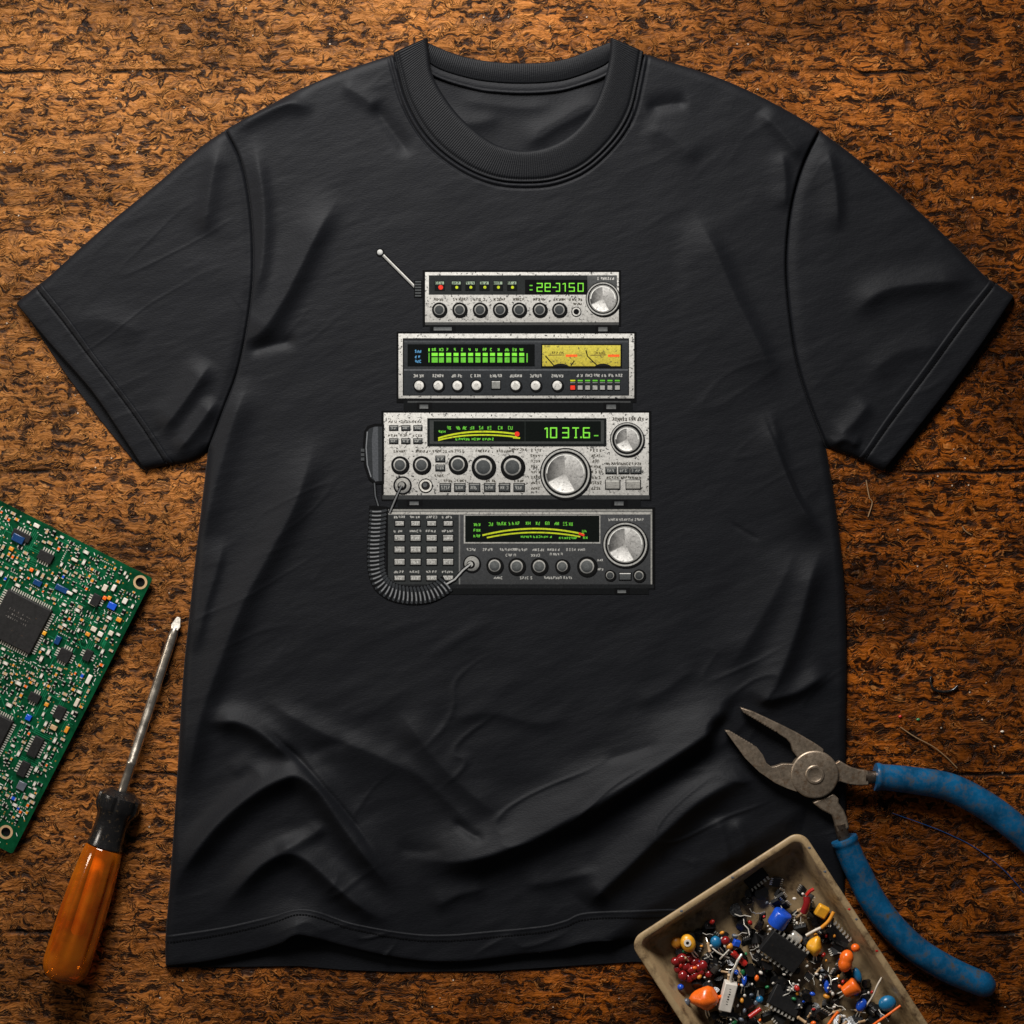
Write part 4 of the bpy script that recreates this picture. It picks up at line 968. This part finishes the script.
tag(mb.build('copper_tracks', M['trace'], board, smooth=0), kind='stuff')
mb = MB(); k = 0
for _ in range(9000):
    if k > 120: break
    a, b = rnd.uniform(4, 170), rnd.uniform(4, BWD - 6)
    if not seen(a, b) or not free(a, b, 1.6, 1.6, 0): continue
    p = bp(a, b); l = rnd.uniform(2, 4); mb.box((p[0], p[1], ZB + .1), (l, .55, .06), A0 + rnd.choice([0, math.pi / 2, math.pi / 4])); occ.append((a, b, 1.2, 1.2)); k += 1
tag(mb.build('legend_marks', M['silk'], board, smooth=0), kind='stuff')

# ------------------------------------------------------------------ screwdriver
sd = thing('screwdriver', 'flat-tip screwdriver with a clear amber handle and black collar, lying left of the shirt', 'screwdriver', 110, 820, 22)
T0, T1 = np.array([175.5, 620.0, 5.0]), np.array([62.0, 979.0, 24.0]); LEN = np.linalg.norm(T1 - T0); DV = (T1 - T0) / LEN
def along(t): return tuple(T0 + DV * t)
mb = MB(); mb.lathe(along(0), along(LEN), [(11, 2.8), (14, 4.0), (19, 4.7), (150, 4.9), (150.6, 5.3), (153, 5.3), (153.6, 4.9), (188, 4.9)], 24); mb.build('shank', M['chrome'], sd, smooth=40)
mb = MB(); wv = Vector((DV[1], -DV[0], 0)).normalized(); dv = Vector(DV); up = wv.cross(dv); vs = []
for t, wd, th in ((0, 1.6, .5), (1.5, 2.3, .8), (9, 4.6, 1.8), (13, 3.4, 2.8)):
    c = Vector(along(t))
    vs += [c - wv * wd - up * th, c + wv * wd - up * th, c + wv * wd + up * th, c - wv * wd + up * th]
mb.add(vs, [(0, 1, 2, 3), (15, 14, 13, 12)] + [(4 * j + k, 4 * j + (k + 1) % 4, 4 * j + 4 + (k + 1) % 4, 4 * j + 4 + k) for j in range(3) for k in range(4)]); mb.build('blade_tip', M['tin'], sd, bevel=.3)
mb = MB(); mb.lathe(along(180), along(LEN), [(0, 6), (.6, 13), (3, 15.5), (5, 19.5), (7, 22), (18, 22.4), (22, 20.5), (27, 17.6), (38, 16.4), (52, 17.2), (58, 18.6), (60, 17.4)], 48,
                    mod=lambda a, t: 1 - (.11 if 3 < t < 24 else .0) * max(0, math.cos(6 * a)) ** 6); mb.build('collar', M['black'], sd, smooth=35)
prof = [(0, 14.5), (.8, 17.4), (3, 18.6), (14, 20.2), (40, 22.2), (75, 23.4), (105, 23.6)]
h0 = 238.0; hl = LEN - h0
for k in range(1, 12): t = math.pi / 2 * k / 11; prof.append((hl - 20 + 20 * math.sin(t), 23.6 - 13.5 * (1 - math.cos(t)) if k < 11 else 9.6))
mb = MB(); mb.lathe(along(h0), along(LEN), prof, 96, mod=lambda a, t: 1 - .17 * max(0, math.cos(6 * a + .4)) ** 1.5 * min(1, max(0, (t - 10) / 14)) * min(1, max(0, (hl - 26 - t) / 18)))
hd = mb.build('handle', M['amber'], sd, smooth=50)
mb = MB(); mb.lathe(along(h0 + 4), along(LEN), [(0, 6.4), (1, 7.2), (84, 6.6), (87, 4.4)], 16); mb.build('inner_core', M['core'], hd, smooth=40)  # inner strip, widened and coloured bright to stand in for the handle's glow
mb = MB(); mb.blob(along(h0 + 93), (2.6, 2.6, 2.6), 10, 8); mb.build('core_plug', M['navy'], hd)

# ------------------------------------------------------------------ pliers
pl = thing('pliers', 'open combination pliers with mud-stained blue handles, jaws resting on the shirt', 'pliers', 815, 775, 22)
ZJ0, ZJ1 = 13.0, 23.0
def jaw(outline, z0, z1, bev=1.4, name='jaw', lab=None):
    mb = MB(); mb.prism(outline, z0, z1); o = mb.build(name, M['steel'], pl, bevel=bev, smooth=30)
    if lab: o['label'] = lab
    return o
def teeth(p, q, n, depth):
    """serrated gripping edge from p to q"""
    p, q = np.array(p, float), np.array(q, float); d = (q - p) / n; nr = np.array([-d[1], d[0]]); nr = nr / np.hypot(*nr) * depth; out = []
    for k in range(n): out += [tuple(p + d * (k + .05)), tuple(p + d * (k + .5) + nr)]
    return out
up_j = [(741, 708), (752, 711.5), (765, 717.4), (781, 725), (797, 733), (811, 741.2), (818, 745.5), (823.5, 749.5), (823, 756), (815, 762), (800, 763), (797.5, 757)] + [(793, 751.6), (791, 744), (786, 738.6), (779, 734.4)] + teeth((776.5, 732), (744, 712.5), 13, -1.0)
lo_j = [(726, 731), (734.6, 743), (746, 758.6), (759.6, 772), (775.6, 783), (788, 788.6), (797, 791.6), (806, 786), (806, 770), (800, 763.5), (793, 764.2), (783, 764), (777, 766.2), (772, 767.2), (767, 763.2), (763.4, 755), (757.5, 747.5)] + teeth((754, 746), (729.5, 731.5), 10, 1.0)
jaw(up_j, ZJ0, ZJ1, lab='jaw nearer the top of the photo'); jaw(lo_j, ZJ0 - .6, ZJ1 - .6, lab='jaw lying lower on the shirt')
mb = MB(); mb.lathe((814.6, 774.4, ZJ0 - 1), (814.6, 774.4, 40), [(0, 22), (1, 23.6), (11.4, 23.6), (12.2, 22.9), (12.5, 21.8)], 56); mb.build('pivot_boss', M['steel'], pl, smooth=35)
mb = MB(); mb.lathe((814.6, 774.4, ZJ1), (814.6, 774.4, 40), [(0, 9.8), (1.9, 9.6), (2.7, 8.6), (2.75, 6.8), (2.3, 6.0), (2.35, 0.6)], 40); mb.build('rivet', M['steel'], pl, smooth=30)
jaw([(833, 765), (839.6, 760.8), (844, 763.6), (851, 767.6), (858, 769.6), (868, 771.2), (868.4, 785), (857, 785.4), (848, 784.2), (840, 781.6), (834, 783)], ZJ0 + .5, ZJ1 - 1.5, 1.6, 'handle_root')
jaw([(812.6, 802.6), (818, 799.6), (826, 796.6), (833, 793.4), (839, 798.6), (838.6, 803), (843.6, 809.6), (847, 818), (849.6, 828), (837.6, 832.5), (832, 815), (822, 810)], ZJ0 + .2, ZJ1 - 1.8, 1.6, 'handle_root')
def handle(pts, ws, grip_from):
    c = spline([p + (z,) for p, z in pts], 10); return c
def grip(cl, hw, neck):
    P = spline(cl, 14); n = len(P); t = np.r_[0, np.cumsum(np.linalg.norm(np.diff(P, axis=0), axis=1))]; L = t[-1]
    R = []
    for s_ in t:
        r = hw * (.92 + .10 * math.sin(math.pi * min(1, s_ / L)))
        if s_ < 3: r = hw * (.98 + .05 * s_ / 3)
        elif s_ < 7: r = hw * (1.03 - .10 * (s_ - 3) / 4)
        if L - s_ < hw: r *= math.sqrt(max(.03, 1 - (1 - (L - s_) / hw) ** 2))
        R.append(r)
    mb = MB(); mb.tube(P, R, 28, flat=.86); o = mb.build('grip', M['blue_grip'], pl, smooth=50)
    mb = MB(); mb.tube([neck, tuple(P[0] * .5 + np.array(neck) * .5), tuple(P[3])], [6.8, 6.6, 6.2], 20, flat=.8); mb.build('neck', M['steel_dark'], pl, smooth=50)
    return o
grip([(875.5, 777.6, 16), (893, 779, 14.6), (914, 781.6, 13), (949, 788, 12), (981, 803.6, 12), (1011, 824.6, 12), (1041, 852, 12), (1064, 882, 12)], 14.0, (865, 778, 17))
grip([(844.5, 839, 16), (851, 855, 14.6), (860, 874, 13), (873.5, 900.7, 12), (893, 927, 12), (919, 951.5, 12), (952, 971, 12), (984, 984.5, 12), (996, 988, 12)], 13.6, (841, 824, 17))
# ------------------------------------------------------------------ parts tray
F1 = np.array([math.cos(math.radians(-33)), math.sin(math.radians(-33))]); F2 = np.array([-F1[1], F1[0]])
TO = np.array([630.5, 941.5]); ZT = 36.0; ZF = 6.5
tr = thing('parts_tray', 'dirty cream plastic tray full of loose electronic parts, standing on the shirt\'s lower right corner', 'tray', 760, 960, ZT)
TW, TL = 203, 262
def tp(a, b): p = TO + F1 * a + F2 * b; return (p[0], p[1])
def ringpts(off, r, n=8): return [tp(a, b) for a, b in rrect(off, off, TW - off, TL - off, r, n)]
prof = [(10.5, 8, 4.2), (8, 10, 6.0), (1.0, 14, ZT - 3.5), (0.2, 14, ZT - 2.4), (.2, 14, ZT - .9), (1.2, 13, ZT), (6.0, 10, ZT), (7.0, 9.4, ZT - 1.0), (16.0, 6.5, ZF + 5), (19.5, 4.5, ZF + .6), (22, 3.5, ZF)]
mb = MB(); rings = [ringpts(o, r) for o, r, z in prof]; n = len(rings[0]); vs = [(x, y, z) for rg, (o, r, z) in zip(rings, prof) for x, y in rg]
fs = [(j * n + k, j * n + (k + 1) % n, (j + 1) * n + (k + 1) % n, (j + 1) * n + k) for j in range(len(prof) - 1) for k in range(n)]
fs.append(tuple(range(n))); fs.append(tuple(reversed(range((len(prof) - 1) * n, len(prof) * n)))); mb.add(vs, fs)
mb.build('tray_body', M['tray'], tr, smooth=50)

for k_, (a_, b_) in enumerate(((TW - 3.4, 48), (TW - 3.6, 92), (TW - 3.2, 104), (TW - 3.4, 141), (120, 3.2), (60, 3.6), (TW - 3.5, 20))):
    p_ = tp(a_, b_); mb = MB(); mb.blob((p_[0], p_[1], ZT + .05), (1.6, 1.2, .35), 9, 5, warp=lambda x, y, z: 1 + .2 * math.sin(5 * x + k_)); mb.build('paint_spot', M['red'] if k_ in (1, 3) else M['smoke'], tr)
KZ = (H - 22) / H
def put(o, x, y, z, rot=(0, 0, 0), sc=1.0):
    p = W(x, y, 0); o.location = (p.x * KZ, p.y * KZ, z * S); o.rotation_euler = rot; o.scale = (sc, sc, sc); return o
def item(name, mb, mats, label, cat, x, y, z, rot=(0, 0, 0), group=None, smooth=45, bevel=0):
    o = mb.build(name, mats, None, origin=(0, 0, 0), smooth=smooth, bevel=bevel); put(o, x, y, z, rot); return tag(o, label, cat, group)
def lead(parent, pts, r=.7, m='tin', name='lead'):
    mb = MB(); mb.tube(pts, r, 8); return mb.build(name, M[m], parent, smooth=60)
def dip(px, py, wa, wb, z, ang, label, zh=5, np_=8, tilt=(0, 0)):
    mb = MB(); mb.box((0, 0, 0), (wa, wb, zh), 0, taper=.94)
    o = item('chip', mb, M['chip'], label, 'microchip', px, py, z, (tilt[0], tilt[1], -ang), bevel=.5, smooth=30)
    for k in range(np_):
        for sg in (-1, 1):
            mb = MB(); x = (k - (np_ - 1) / 2) * (wa - 4) / (np_ - 1); mb.box((x, sg * (wb / 2 + 1.4), .2), (1.9, 3.4, .6)); mb.box((x, sg * (wb / 2 + 2.9), -2.6), (1.3, .6, 5.4)); mb.build('pin', M['tin'], o, smooth=0)
    return o
dip(783, 951, 44, 25, 25, math.radians(36), 'largest black chip, lying below the blue capacitor in the tray', 6, 9, (.10, .08))
dip(786, 1001, 34, 22, 20, math.radians(30), 'dark chip half buried near the bottom edge of the photo, below the largest chip', 5, 8, (-.25, .15))
dip(838, 938, 26, 12, 14, math.radians(48), 'small black chip beside the tray\'s right-hand wall, near the yellow square capacitor', 4, 6, (.2, 0))
dip(757, 880, 24, 11, 12, math.radians(140), 'small black chip by itself under the tray\'s upper rim', 4, 6, (.2, .2))
def cap_can(px, py, z, r, l, ang, m, label, tilt=.25, taper=1.0):
    mb = MB(); mb.lathe((-l / 2, 0, 0), (l / 2, 0, 0), [(0, r * .82), (.8, r * .95), (2, r), (l * .5, r * (1 + taper) / 2), (l - 2, r * taper), (l - .7, r * taper * .95), (l, r * taper * .8)], 28)
    o = item('capacitor', mb, M[m], label, 'capacitor', px, py, z, (0, tilt, -ang), smooth=40)
    lead(o, [(l / 2, 1.8, 0), (l / 2 + 5, 2, -1), (l / 2 + 9, 3, -4)]); lead(o, [(l / 2, -1.8, 0), (l / 2 + 5, -2.5, -1), (l / 2 + 8, -4, -5)]); return o
cap_can(779.5, 918.5, 24, 9.6, 17, math.radians(118), 'blue', 'shiny royal-blue capacitor can resting above the largest black chip')
cap_can(850.5, 988.5, 22, 8.4, 16, math.radians(145), 'orange', 'orange tapered cup-shaped capacitor, the lower right of the orange ones', .2, .72)
cap_can(795.5, 938, 20, 5.4, 12, math.radians(40), 'tin', 'silver metal can between the blue capacitor and the yellow bead', .1)
def bead(px, py, z, r, m, label, rot=(0, 0, 0), name='capacitor', cat='capacitor', group=None, leads=True, warp=None):
    mb = MB(); mb.blob((0, 0, 0), r, 18, 12, warp=warp); o = item(name, mb, M[m], label, cat, px, py, z, rot, group)
    if leads: lead(o, [(0, r[1] * .8, 0), (1, r[1] + 5, -2), (3, r[1] + 9, -6)]); lead(o, [(2, r[1] * .8, 0), (4, r[1] + 4, -2), (5, r[1] + 8, -7)])
    return o
lump = lambda x, y, z: 1 + .10 * math.sin(4 * x + 2 * z) + .07 * math.sin(5 * y + 1)
o = bead(705, 998, 24, (14.2, 11.6, 10), 'orange', 'biggest orange drop capacitor, beside the white block resistor', warp=lump)
lead(o, [(13, -1, 0), (18, -2, -1), (24, -2.5, -5)], 2.0, 'orange', 'coated_lead')
o = bead(845.5, 960.5, 24, (7.6, 11.5, 8), 'orange', 'orange peanut-shaped capacitor near the tray\'s right-hand wall', (0, 0, -.25), warp=lambda x, y, z: 1 - .14 * math.exp(-(y * 4) ** 2), leads=False)
mb = MB(); mb.blob((6, -15, 0), (4.6, 4.2, 4), 12, 8); mb.build('capacitor_tip', M['orange'], o)
o = bead(688, 943, 23, (7.4, 9.4, 6), 'yellow', 'yellow drop capacitor with a pale ring round a dark hole, by the tray\'s left corner', (0, 0, .35))
mb = MB(); mb.prism(circ((-.5, -1.6), 3.6, 20), 4.9, 6.3, holes=[circ((-.5, -1.6), 1.7, 20)]); mb.build('eyelet', M['white'], o); mb = MB(); mb.prism(circ((-.5, -1.6), 1.65, 14), 4.8, 6.1); mb.build('hole', M['black'], o)
bead(677, 944, 15, (5.5, 6, 4.5), 'ochre', 'dull ochre drop capacitor tucked behind the ringed yellow one')
bead(814.5, 946, 24, (7.4, 10, 7), 'yellow', 'glossy yellow bead capacitor to the right of the largest black chip', (.1, .1, -.1), warp=lump)
mb = MB(); mb.box((0, 0, 0), (13, 13, 7), 0, taper=.9); item('capacitor', mb, M['yellow'], 'square yellow box capacitor against the tray\'s right-hand wall', 'capacitor', 822, 911.5, 22, (.15, .1, -.5), bevel=1.6)
def stick(name, pts, r, m, label, cat):
    mb = MB(); c = np.mean(np.array([p[:2] for p in pts]), 0); mb.tube([(x - c[0], y - c[1], z) for x, y, z in spline(pts, 6)], r, 10); return item(name, mb, M[m], label, cat, c[0], c[1], 0, smooth=60)
stick('wire', [(833, 911, 27), (828, 920, 27), (821, 927, 26)], 1.9, 'ochre', 'thick orange-yellow wire end beside the square yellow capacitor', 'wire')
stick('wire', [(821, 927, 25), (814, 930, 26), (806, 935, 24)], 1.5, 'cream', 'pale wire with an orange tip above the glossy yellow bead', 'wire')
stick('wire', [(899, 1004, 30), (888, 1012, 30), (874, 1022, 29), (862, 1032, 28)], 1.3, 'orange', 'long straight red-orange wire at the tray\'s lower right', 'wire')
stick('wire', [(837, 1010, 30), (831, 1018, 29), (822, 1032, 28)], 1.6, 'orange', 'short orange wire touching the bottom edge of the photo', 'wire')
stick('wire', [(882, 978, 20), (877, 986, 22), (873, 996, 21), (866, 1008, 18)], .9, 'cream', 'bent pale lead leaning on the tray\'s right-hand wall', 'wire')
o = stick('diode', [(806, 896, 26), (806, 903, 27), (803, 912, 25)], 3.6, 'dkred', 'curved dark red glass diode right of the blue capacitor', 'diode')
mb = MB(); mb.tube([(1, -9, 26), (4, -13, 27), (8, -15, 26)], 1.8, 8); mb.build('lead', M['red'], o)
# white ceramic block resistor standing on its end lead
mb = MB(); mb.box((0, 0, 0), (13.4, 31, 10), 0, taper=.93)
o = item('resistor', mb, M['white'], 'long white ceramic block resistor with a dark line of lettering', 'resistor', 727.5, 996, 24, (.1, .06, -.22), bevel=.9)
lead(o, [(-1, -14, 0), (-1.5, -24, 1), (1, -38, 1), (4, -44, -2)], 1.5); mb = MB(); r_ = random.Random(3)
for k in range(7): mb.box((r_.uniform(-.4, .4), -9 + k * 2.6, 5.06), (1.8, r_.choice([.6, 1.3]), .06), r_.uniform(-.3, .3))
mb.build('lettering', M['chip'], o, smooth=0); mb = MB(); mb.box((0, 17.5, -1), (8, 6, 6)); mb.build('end_cap', M['black'], o, bevel=.6)
mb = MB(); mb.tube([(-9, 0, 0), (-6, 0, 0), (-5, 0, 0), (5, 0, 0), (6, 0, 0), (9, 0, 0)], [3.0, 3.4, 2.8, 2.8, 3.4, 3.0], 14); o = item('resistor', mb, M['red'], 'red tubular resistor above the white block resistor', 'resistor', 739, 958.5, 22, (0, .1, -.75))
lead(o, [(9, 0, 0), (15, 0, -1), (19, 1, -5)]); lead(o, [(-9, 0, 0), (-14, 0, -1), (-18, -1, -5)])
bead(716, 942.5, 21, (5.5, 6.5, 5), 'teal', 'dark blue rounded capacitor right of the ringed yellow one', (0, 0, .3)); bead(725.5, 940.5, 23, (4.6, 4.6, 4.4), 'dkred', 'dark red bead wedged between the two small blue capacitors')
bead(729.5, 946, 23, (3.6, 3.6, 3.4), 'ochre', 'tiny orange bead touching the bright blue cube', leads=False)
mb = MB(); mb.box((0, 0, 0), (7.5, 7, 6), 0, taper=.9); item('capacitor', mb, M['blue'], 'small bright blue cube capacitor by the red tubular resistor', 'capacitor', 736.5, 943, 23, (.1, .2, -.3), bevel=1)
stick('wire', [(712, 948, 22), (719, 953, 24), (729, 958, 22)], .9, 'tin', 'silver lead crossing a second one below the dark blue capacitor', 'wire'); stick('wire', [(729, 949, 25), (724, 954, 25), (720, 959, 22)], .9, 'tin', 'short silver lead laid over the other where they cross', 'wire')
mb = MB(); mb.blob((0, 0, 0), (9, 8, 6), 16, 10); o = item('capacitor', mb, M['teal'], 'domed teal capacitor beside the long red-orange wire', 'capacitor', 887, 1003, 24, (0, 0, .3))
bead(858, 976, 18, (4, 8, 4), 'teal', 'slim sky-blue bead between the two right-hand orange capacitors', (0, 0, .35), leads=False); bead(862, 1006, 18, (5, 7, 4.5), 'blue', 'deep blue bead under the bent pale lead', (0, 0, -.5))
bead(681, 988, 18, (3.4, 3.2, 3), 'blue', 'little blue bead left of the biggest orange capacitor', leads=False); bead(687, 1004, 16, (3.6, 4.4, 3), 'smoke', 'smoky glass bead at the left foot of the biggest orange capacitor', leads=False)
bead(744, 982, 20, (3, 6, 3), 'blue', 'narrow dark blue bead right of the white block resistor', (0, 0, -.3)); bead(827, 987, 20, (2.8, 7, 3), 'blue', 'upright blue slip left of the cup-shaped orange capacitor', (0, 0, .1), leads=False)
bead(760, 1000, 20, (3.8, 3.8, 3.6), 'teal', 'blue-green glass bead with a highlight between the chips and the white resistor', leads=False)
mb = MB(); mb.tube([(-7, 0, 0), (-3, 0, 0), (3, 0, 0), (7, 0, 0)], 2.6, 12); item('resistor', mb, M['red'], 'short red resistor below the blue-green glass bead', 'resistor', 755, 1013, 22, (0, .1, .6))
# heap of dark red glass beads
proto = None; rr = random.Random(11)
for (x, y) in ((676, 962), (682, 958.5), (689, 959.5), (695.5, 963), (678, 970), (686, 967), (692, 970), (699, 968), (703.5, 966), (683, 976), (689, 979), (694.5, 976), (709, 975), (701, 973)):
    if proto is None:
        mb = MB(); mb.blob((0, 0, 0), (4.4, 5.0, 4.2), 16, 10); proto = item('glass_bead', mb, M['dkred'], 'shiny dark red bead capacitor in the tight heap above the biggest orange one', 'capacitor', x, y, 20, group='heap of dark red beads'); o = proto
    else: o = proto.copy(); COL.objects.link(o)
    put(o, x, y, rr.uniform(16, 24), (rr.uniform(-.4, .4), rr.uniform(-.4, .4), rr.uniform(0, 3)), rr.uniform(.85, 1.15))
# the small mixed parts: one of each kind, then copies strewn through the tray
def strew(name, mb, mats, label, cat, group, n, seed, sc=(.7, 1.3), zr=(11, 22), edge=25, smooth=45, zone=None):
    rr = random.Random(seed); first = mb.build(name, mats, None, origin=(0, 0, 0), smooth=smooth); tag(first, label, cat, group); k = 0
    while k < n:
        a, b = rr.uniform(edge, TW - edge), rr.uniform(edge, 215); x, y = tp(a, b)
        if y > 1030 or (zone and not zone(a, b)): continue
        dens = min(1, (b - 10) / 45) * (1 if a < 150 else .8)
        if rr.random() > dens: continue
        o = first if k == 0 else first.copy()
        if k: COL.objects.link(o)
        put(o, x, y, rr.uniform(*zr), (rr.uniform(-.7, .7), rr.uniform(-.7, .7), rr.uniform(0, 6.28)), rr.uniform(*sc)); k += 1
def trans():
    mb = MB(); mb.prism([(5 * math.cos(t), 5 * math.sin(t)) for t in np.linspace(-.6, math.pi + .6, 12)], -4, 4); mb.tube([(-2, 0, -4), (-2, 1, -9)], .5, 6, 1); mb.tube([(2, 0, -4), (3, 1, -9)], .5, 6, 1); return mb
strew('transistor', trans(), [M['black'], M['tin']], 'little black transistor lying among the mixed parts on the tray floor', 'transistor', 'black transistors strewn in the tray', 110, 21, (.8, 1.5), (9, 17))
mb = MB(); mb.box((0, 0, 0), (9, 7, 3), 0, 0, .9); [mb.box((-3 + 2 * k, sg * 4.4, -.5), (.9, 2.4, .5), 0, 1) for k in range(4) for sg in (-1, 1)]
strew('small_chip', mb, [M['chip'], M['tin']], 'tiny black chip with short silver legs among the mixed parts in the tray', 'microchip', 'tiny chips strewn in the tray', 44, 22, (.8, 1.5), (10, 19), smooth=0)
mb = MB(); mb.blob((0, 0, 0), (2.1, 1.5, 1.4), 10, 7); strew('white_bead', mb, M['white'], 'tiny white ceramic bead scattered on the dark parts in the tray', 'bead', 'white ceramic beads in the tray', 60, 23, (.5, 1.15), (18, 25), 30)
mb = MB(); mb.tube([(-5, 0, 0), (-3.6, 0, 0), (-2.4, 0, 0), (2.4, 0, 0), (3.6, 0, 0), (5, 0, 0)], [.4, 1.7, 1.3, 1.3, 1.7, .4], 10); mb.tube([(-9, 1, -1), (-5, 0, 0)], .4, 6, 1); mb.tube([(9, -1, -1), (5, 0, 0)], .4, 6, 1)
strew('tan_resistor', mb, [M['tan'], M['tin']], 'small tan resistor with wire ends, loose among the mixed parts in the tray', 'resistor', 'tan resistors strewn in the tray', 26, 24, (.7, 1.2), (16, 24), 27)
mb = MB(); mb.tube([(-8, 0, 0), (-2, 1, 1), (3, -1, 1), (9, 1, 0)], .55, 6); strew('lead_offcut', mb, M['tin'], 'snipped silver wire end lying loose on the parts in the tray', 'wire', 'snipped leads in the tray', 34, 25, (.5, 1.1), (17, 25), 27)
for m, n_, nm, sd_ in (('red', 14, 'red', 31), ('ochre', 14, 'amber-yellow', 32), ('blue', 7, 'blue', 33), ('green', 9, 'green', 34), ('orange', 7, 'orange', 35), ('smoke', 14, 'grey glass', 36)):
    mb = MB(); mb.blob((0, 0, 0), (2.8, 2.0, 1.9), 12, 8); strew(nm.split('-')[0].replace(' ', '_') + '_crumb', mb, M[m], 'tiny %s component, one of many bits scattered through the tray' % nm, 'component', 'tiny %s bits in the tray' % nm, n_, sd_, (.6, 1.3), (15, 23), 27)

# ------------------------------------------------------------------ small litter on the bench
def litter(name, pts, r, m, label, cat):
    mb = MB(); c = np.mean(np.array([p[:2] for p in pts]), 0); t = thing(name, label, cat, 0, 0); bpy.data.objects.remove(t)
    mb.tube([(x - c[0], y - c[1], z) for x, y, z in spline(pts, 8)], r, 8); o = mb.build(name, M[m], None, origin=(0, 0, 0), smooth=60); p = W(c[0], c[1], 0); o.location = (p.x, p.y, 0); return tag(o, label, cat)
litter('wire', [(892, 813, .8), (918, 822, 2), (945, 832.5, .9), (974, 847, .8), (1002, 868.5, 2), (1024, 893, .8), (1040, 915, .8)], .42, 'navy', 'thin dark blue strand of wire curving between the pliers\' two handles', 'wire')
litter('wire_ring', [(931, 676, 2.2), (930.5, 683, 2.2), (934, 689.5, 2.2), (943, 691.5, 2.2), (952, 690, 2.2), (957, 686, 2.2)], 1.4, 'black', 'broken crescent of blackish plastic on the bench right of the shirt', 'plastic scrap')
litter('splinter', [(900, 727, .8), (915, 737, 2), (932, 746, 2.4), (946, 757, 1.6), (957, 768, .8)], .6, 'straw', 'curved thin splinter just above the upper blue handle', 'splinter')
litter('splinter', [(866, 480, .8), (869, 497, 1.8), (872, 503, 1.4), (868, 517, .8)], .6, 'straw', 'short upright splinter under the right sleeve', 'splinter')
litter('splinter', [(962, 526, .8), (965, 531, 1.5), (971, 535, .8)], .6, 'straw', 'tiny bent straw chip near the photo\'s right edge', 'splinter')
mb = MB(); mb.blob((0, 0, 1.2), (1.8, 1.5, 1.0), 10, 7, warp=lump); o = mb.build('crumb', M['red'], None, origin=(0, 0, 0)); p = W(900, 716.5); o.location = p; tag(o, 'tiny red crumb on the bench above the upper blue handle', 'crumb')
mb = MB(); mb.blob((0, 0, 1.2), (2, 1.5, 1.0), 10, 7, warp=lump); o = mb.build('crumb', M['green'], None, origin=(0, 0, 0)); o.location = W(918, 719.5); tag(o, 'tiny dark green crumb beside the red one on the bench', 'crumb')
mb = MB(); mb.blob((0, 0, 1.4), (2.0, 1.3, 1.1), 10, 7, warp=lump); o = mb.build('crumb', M['cream'], None, origin=(0, 0, 0)); o.location = W(1002, 731.5); tag(o, 'pale pinkish crumb at the photo\'s right edge', 'crumb')
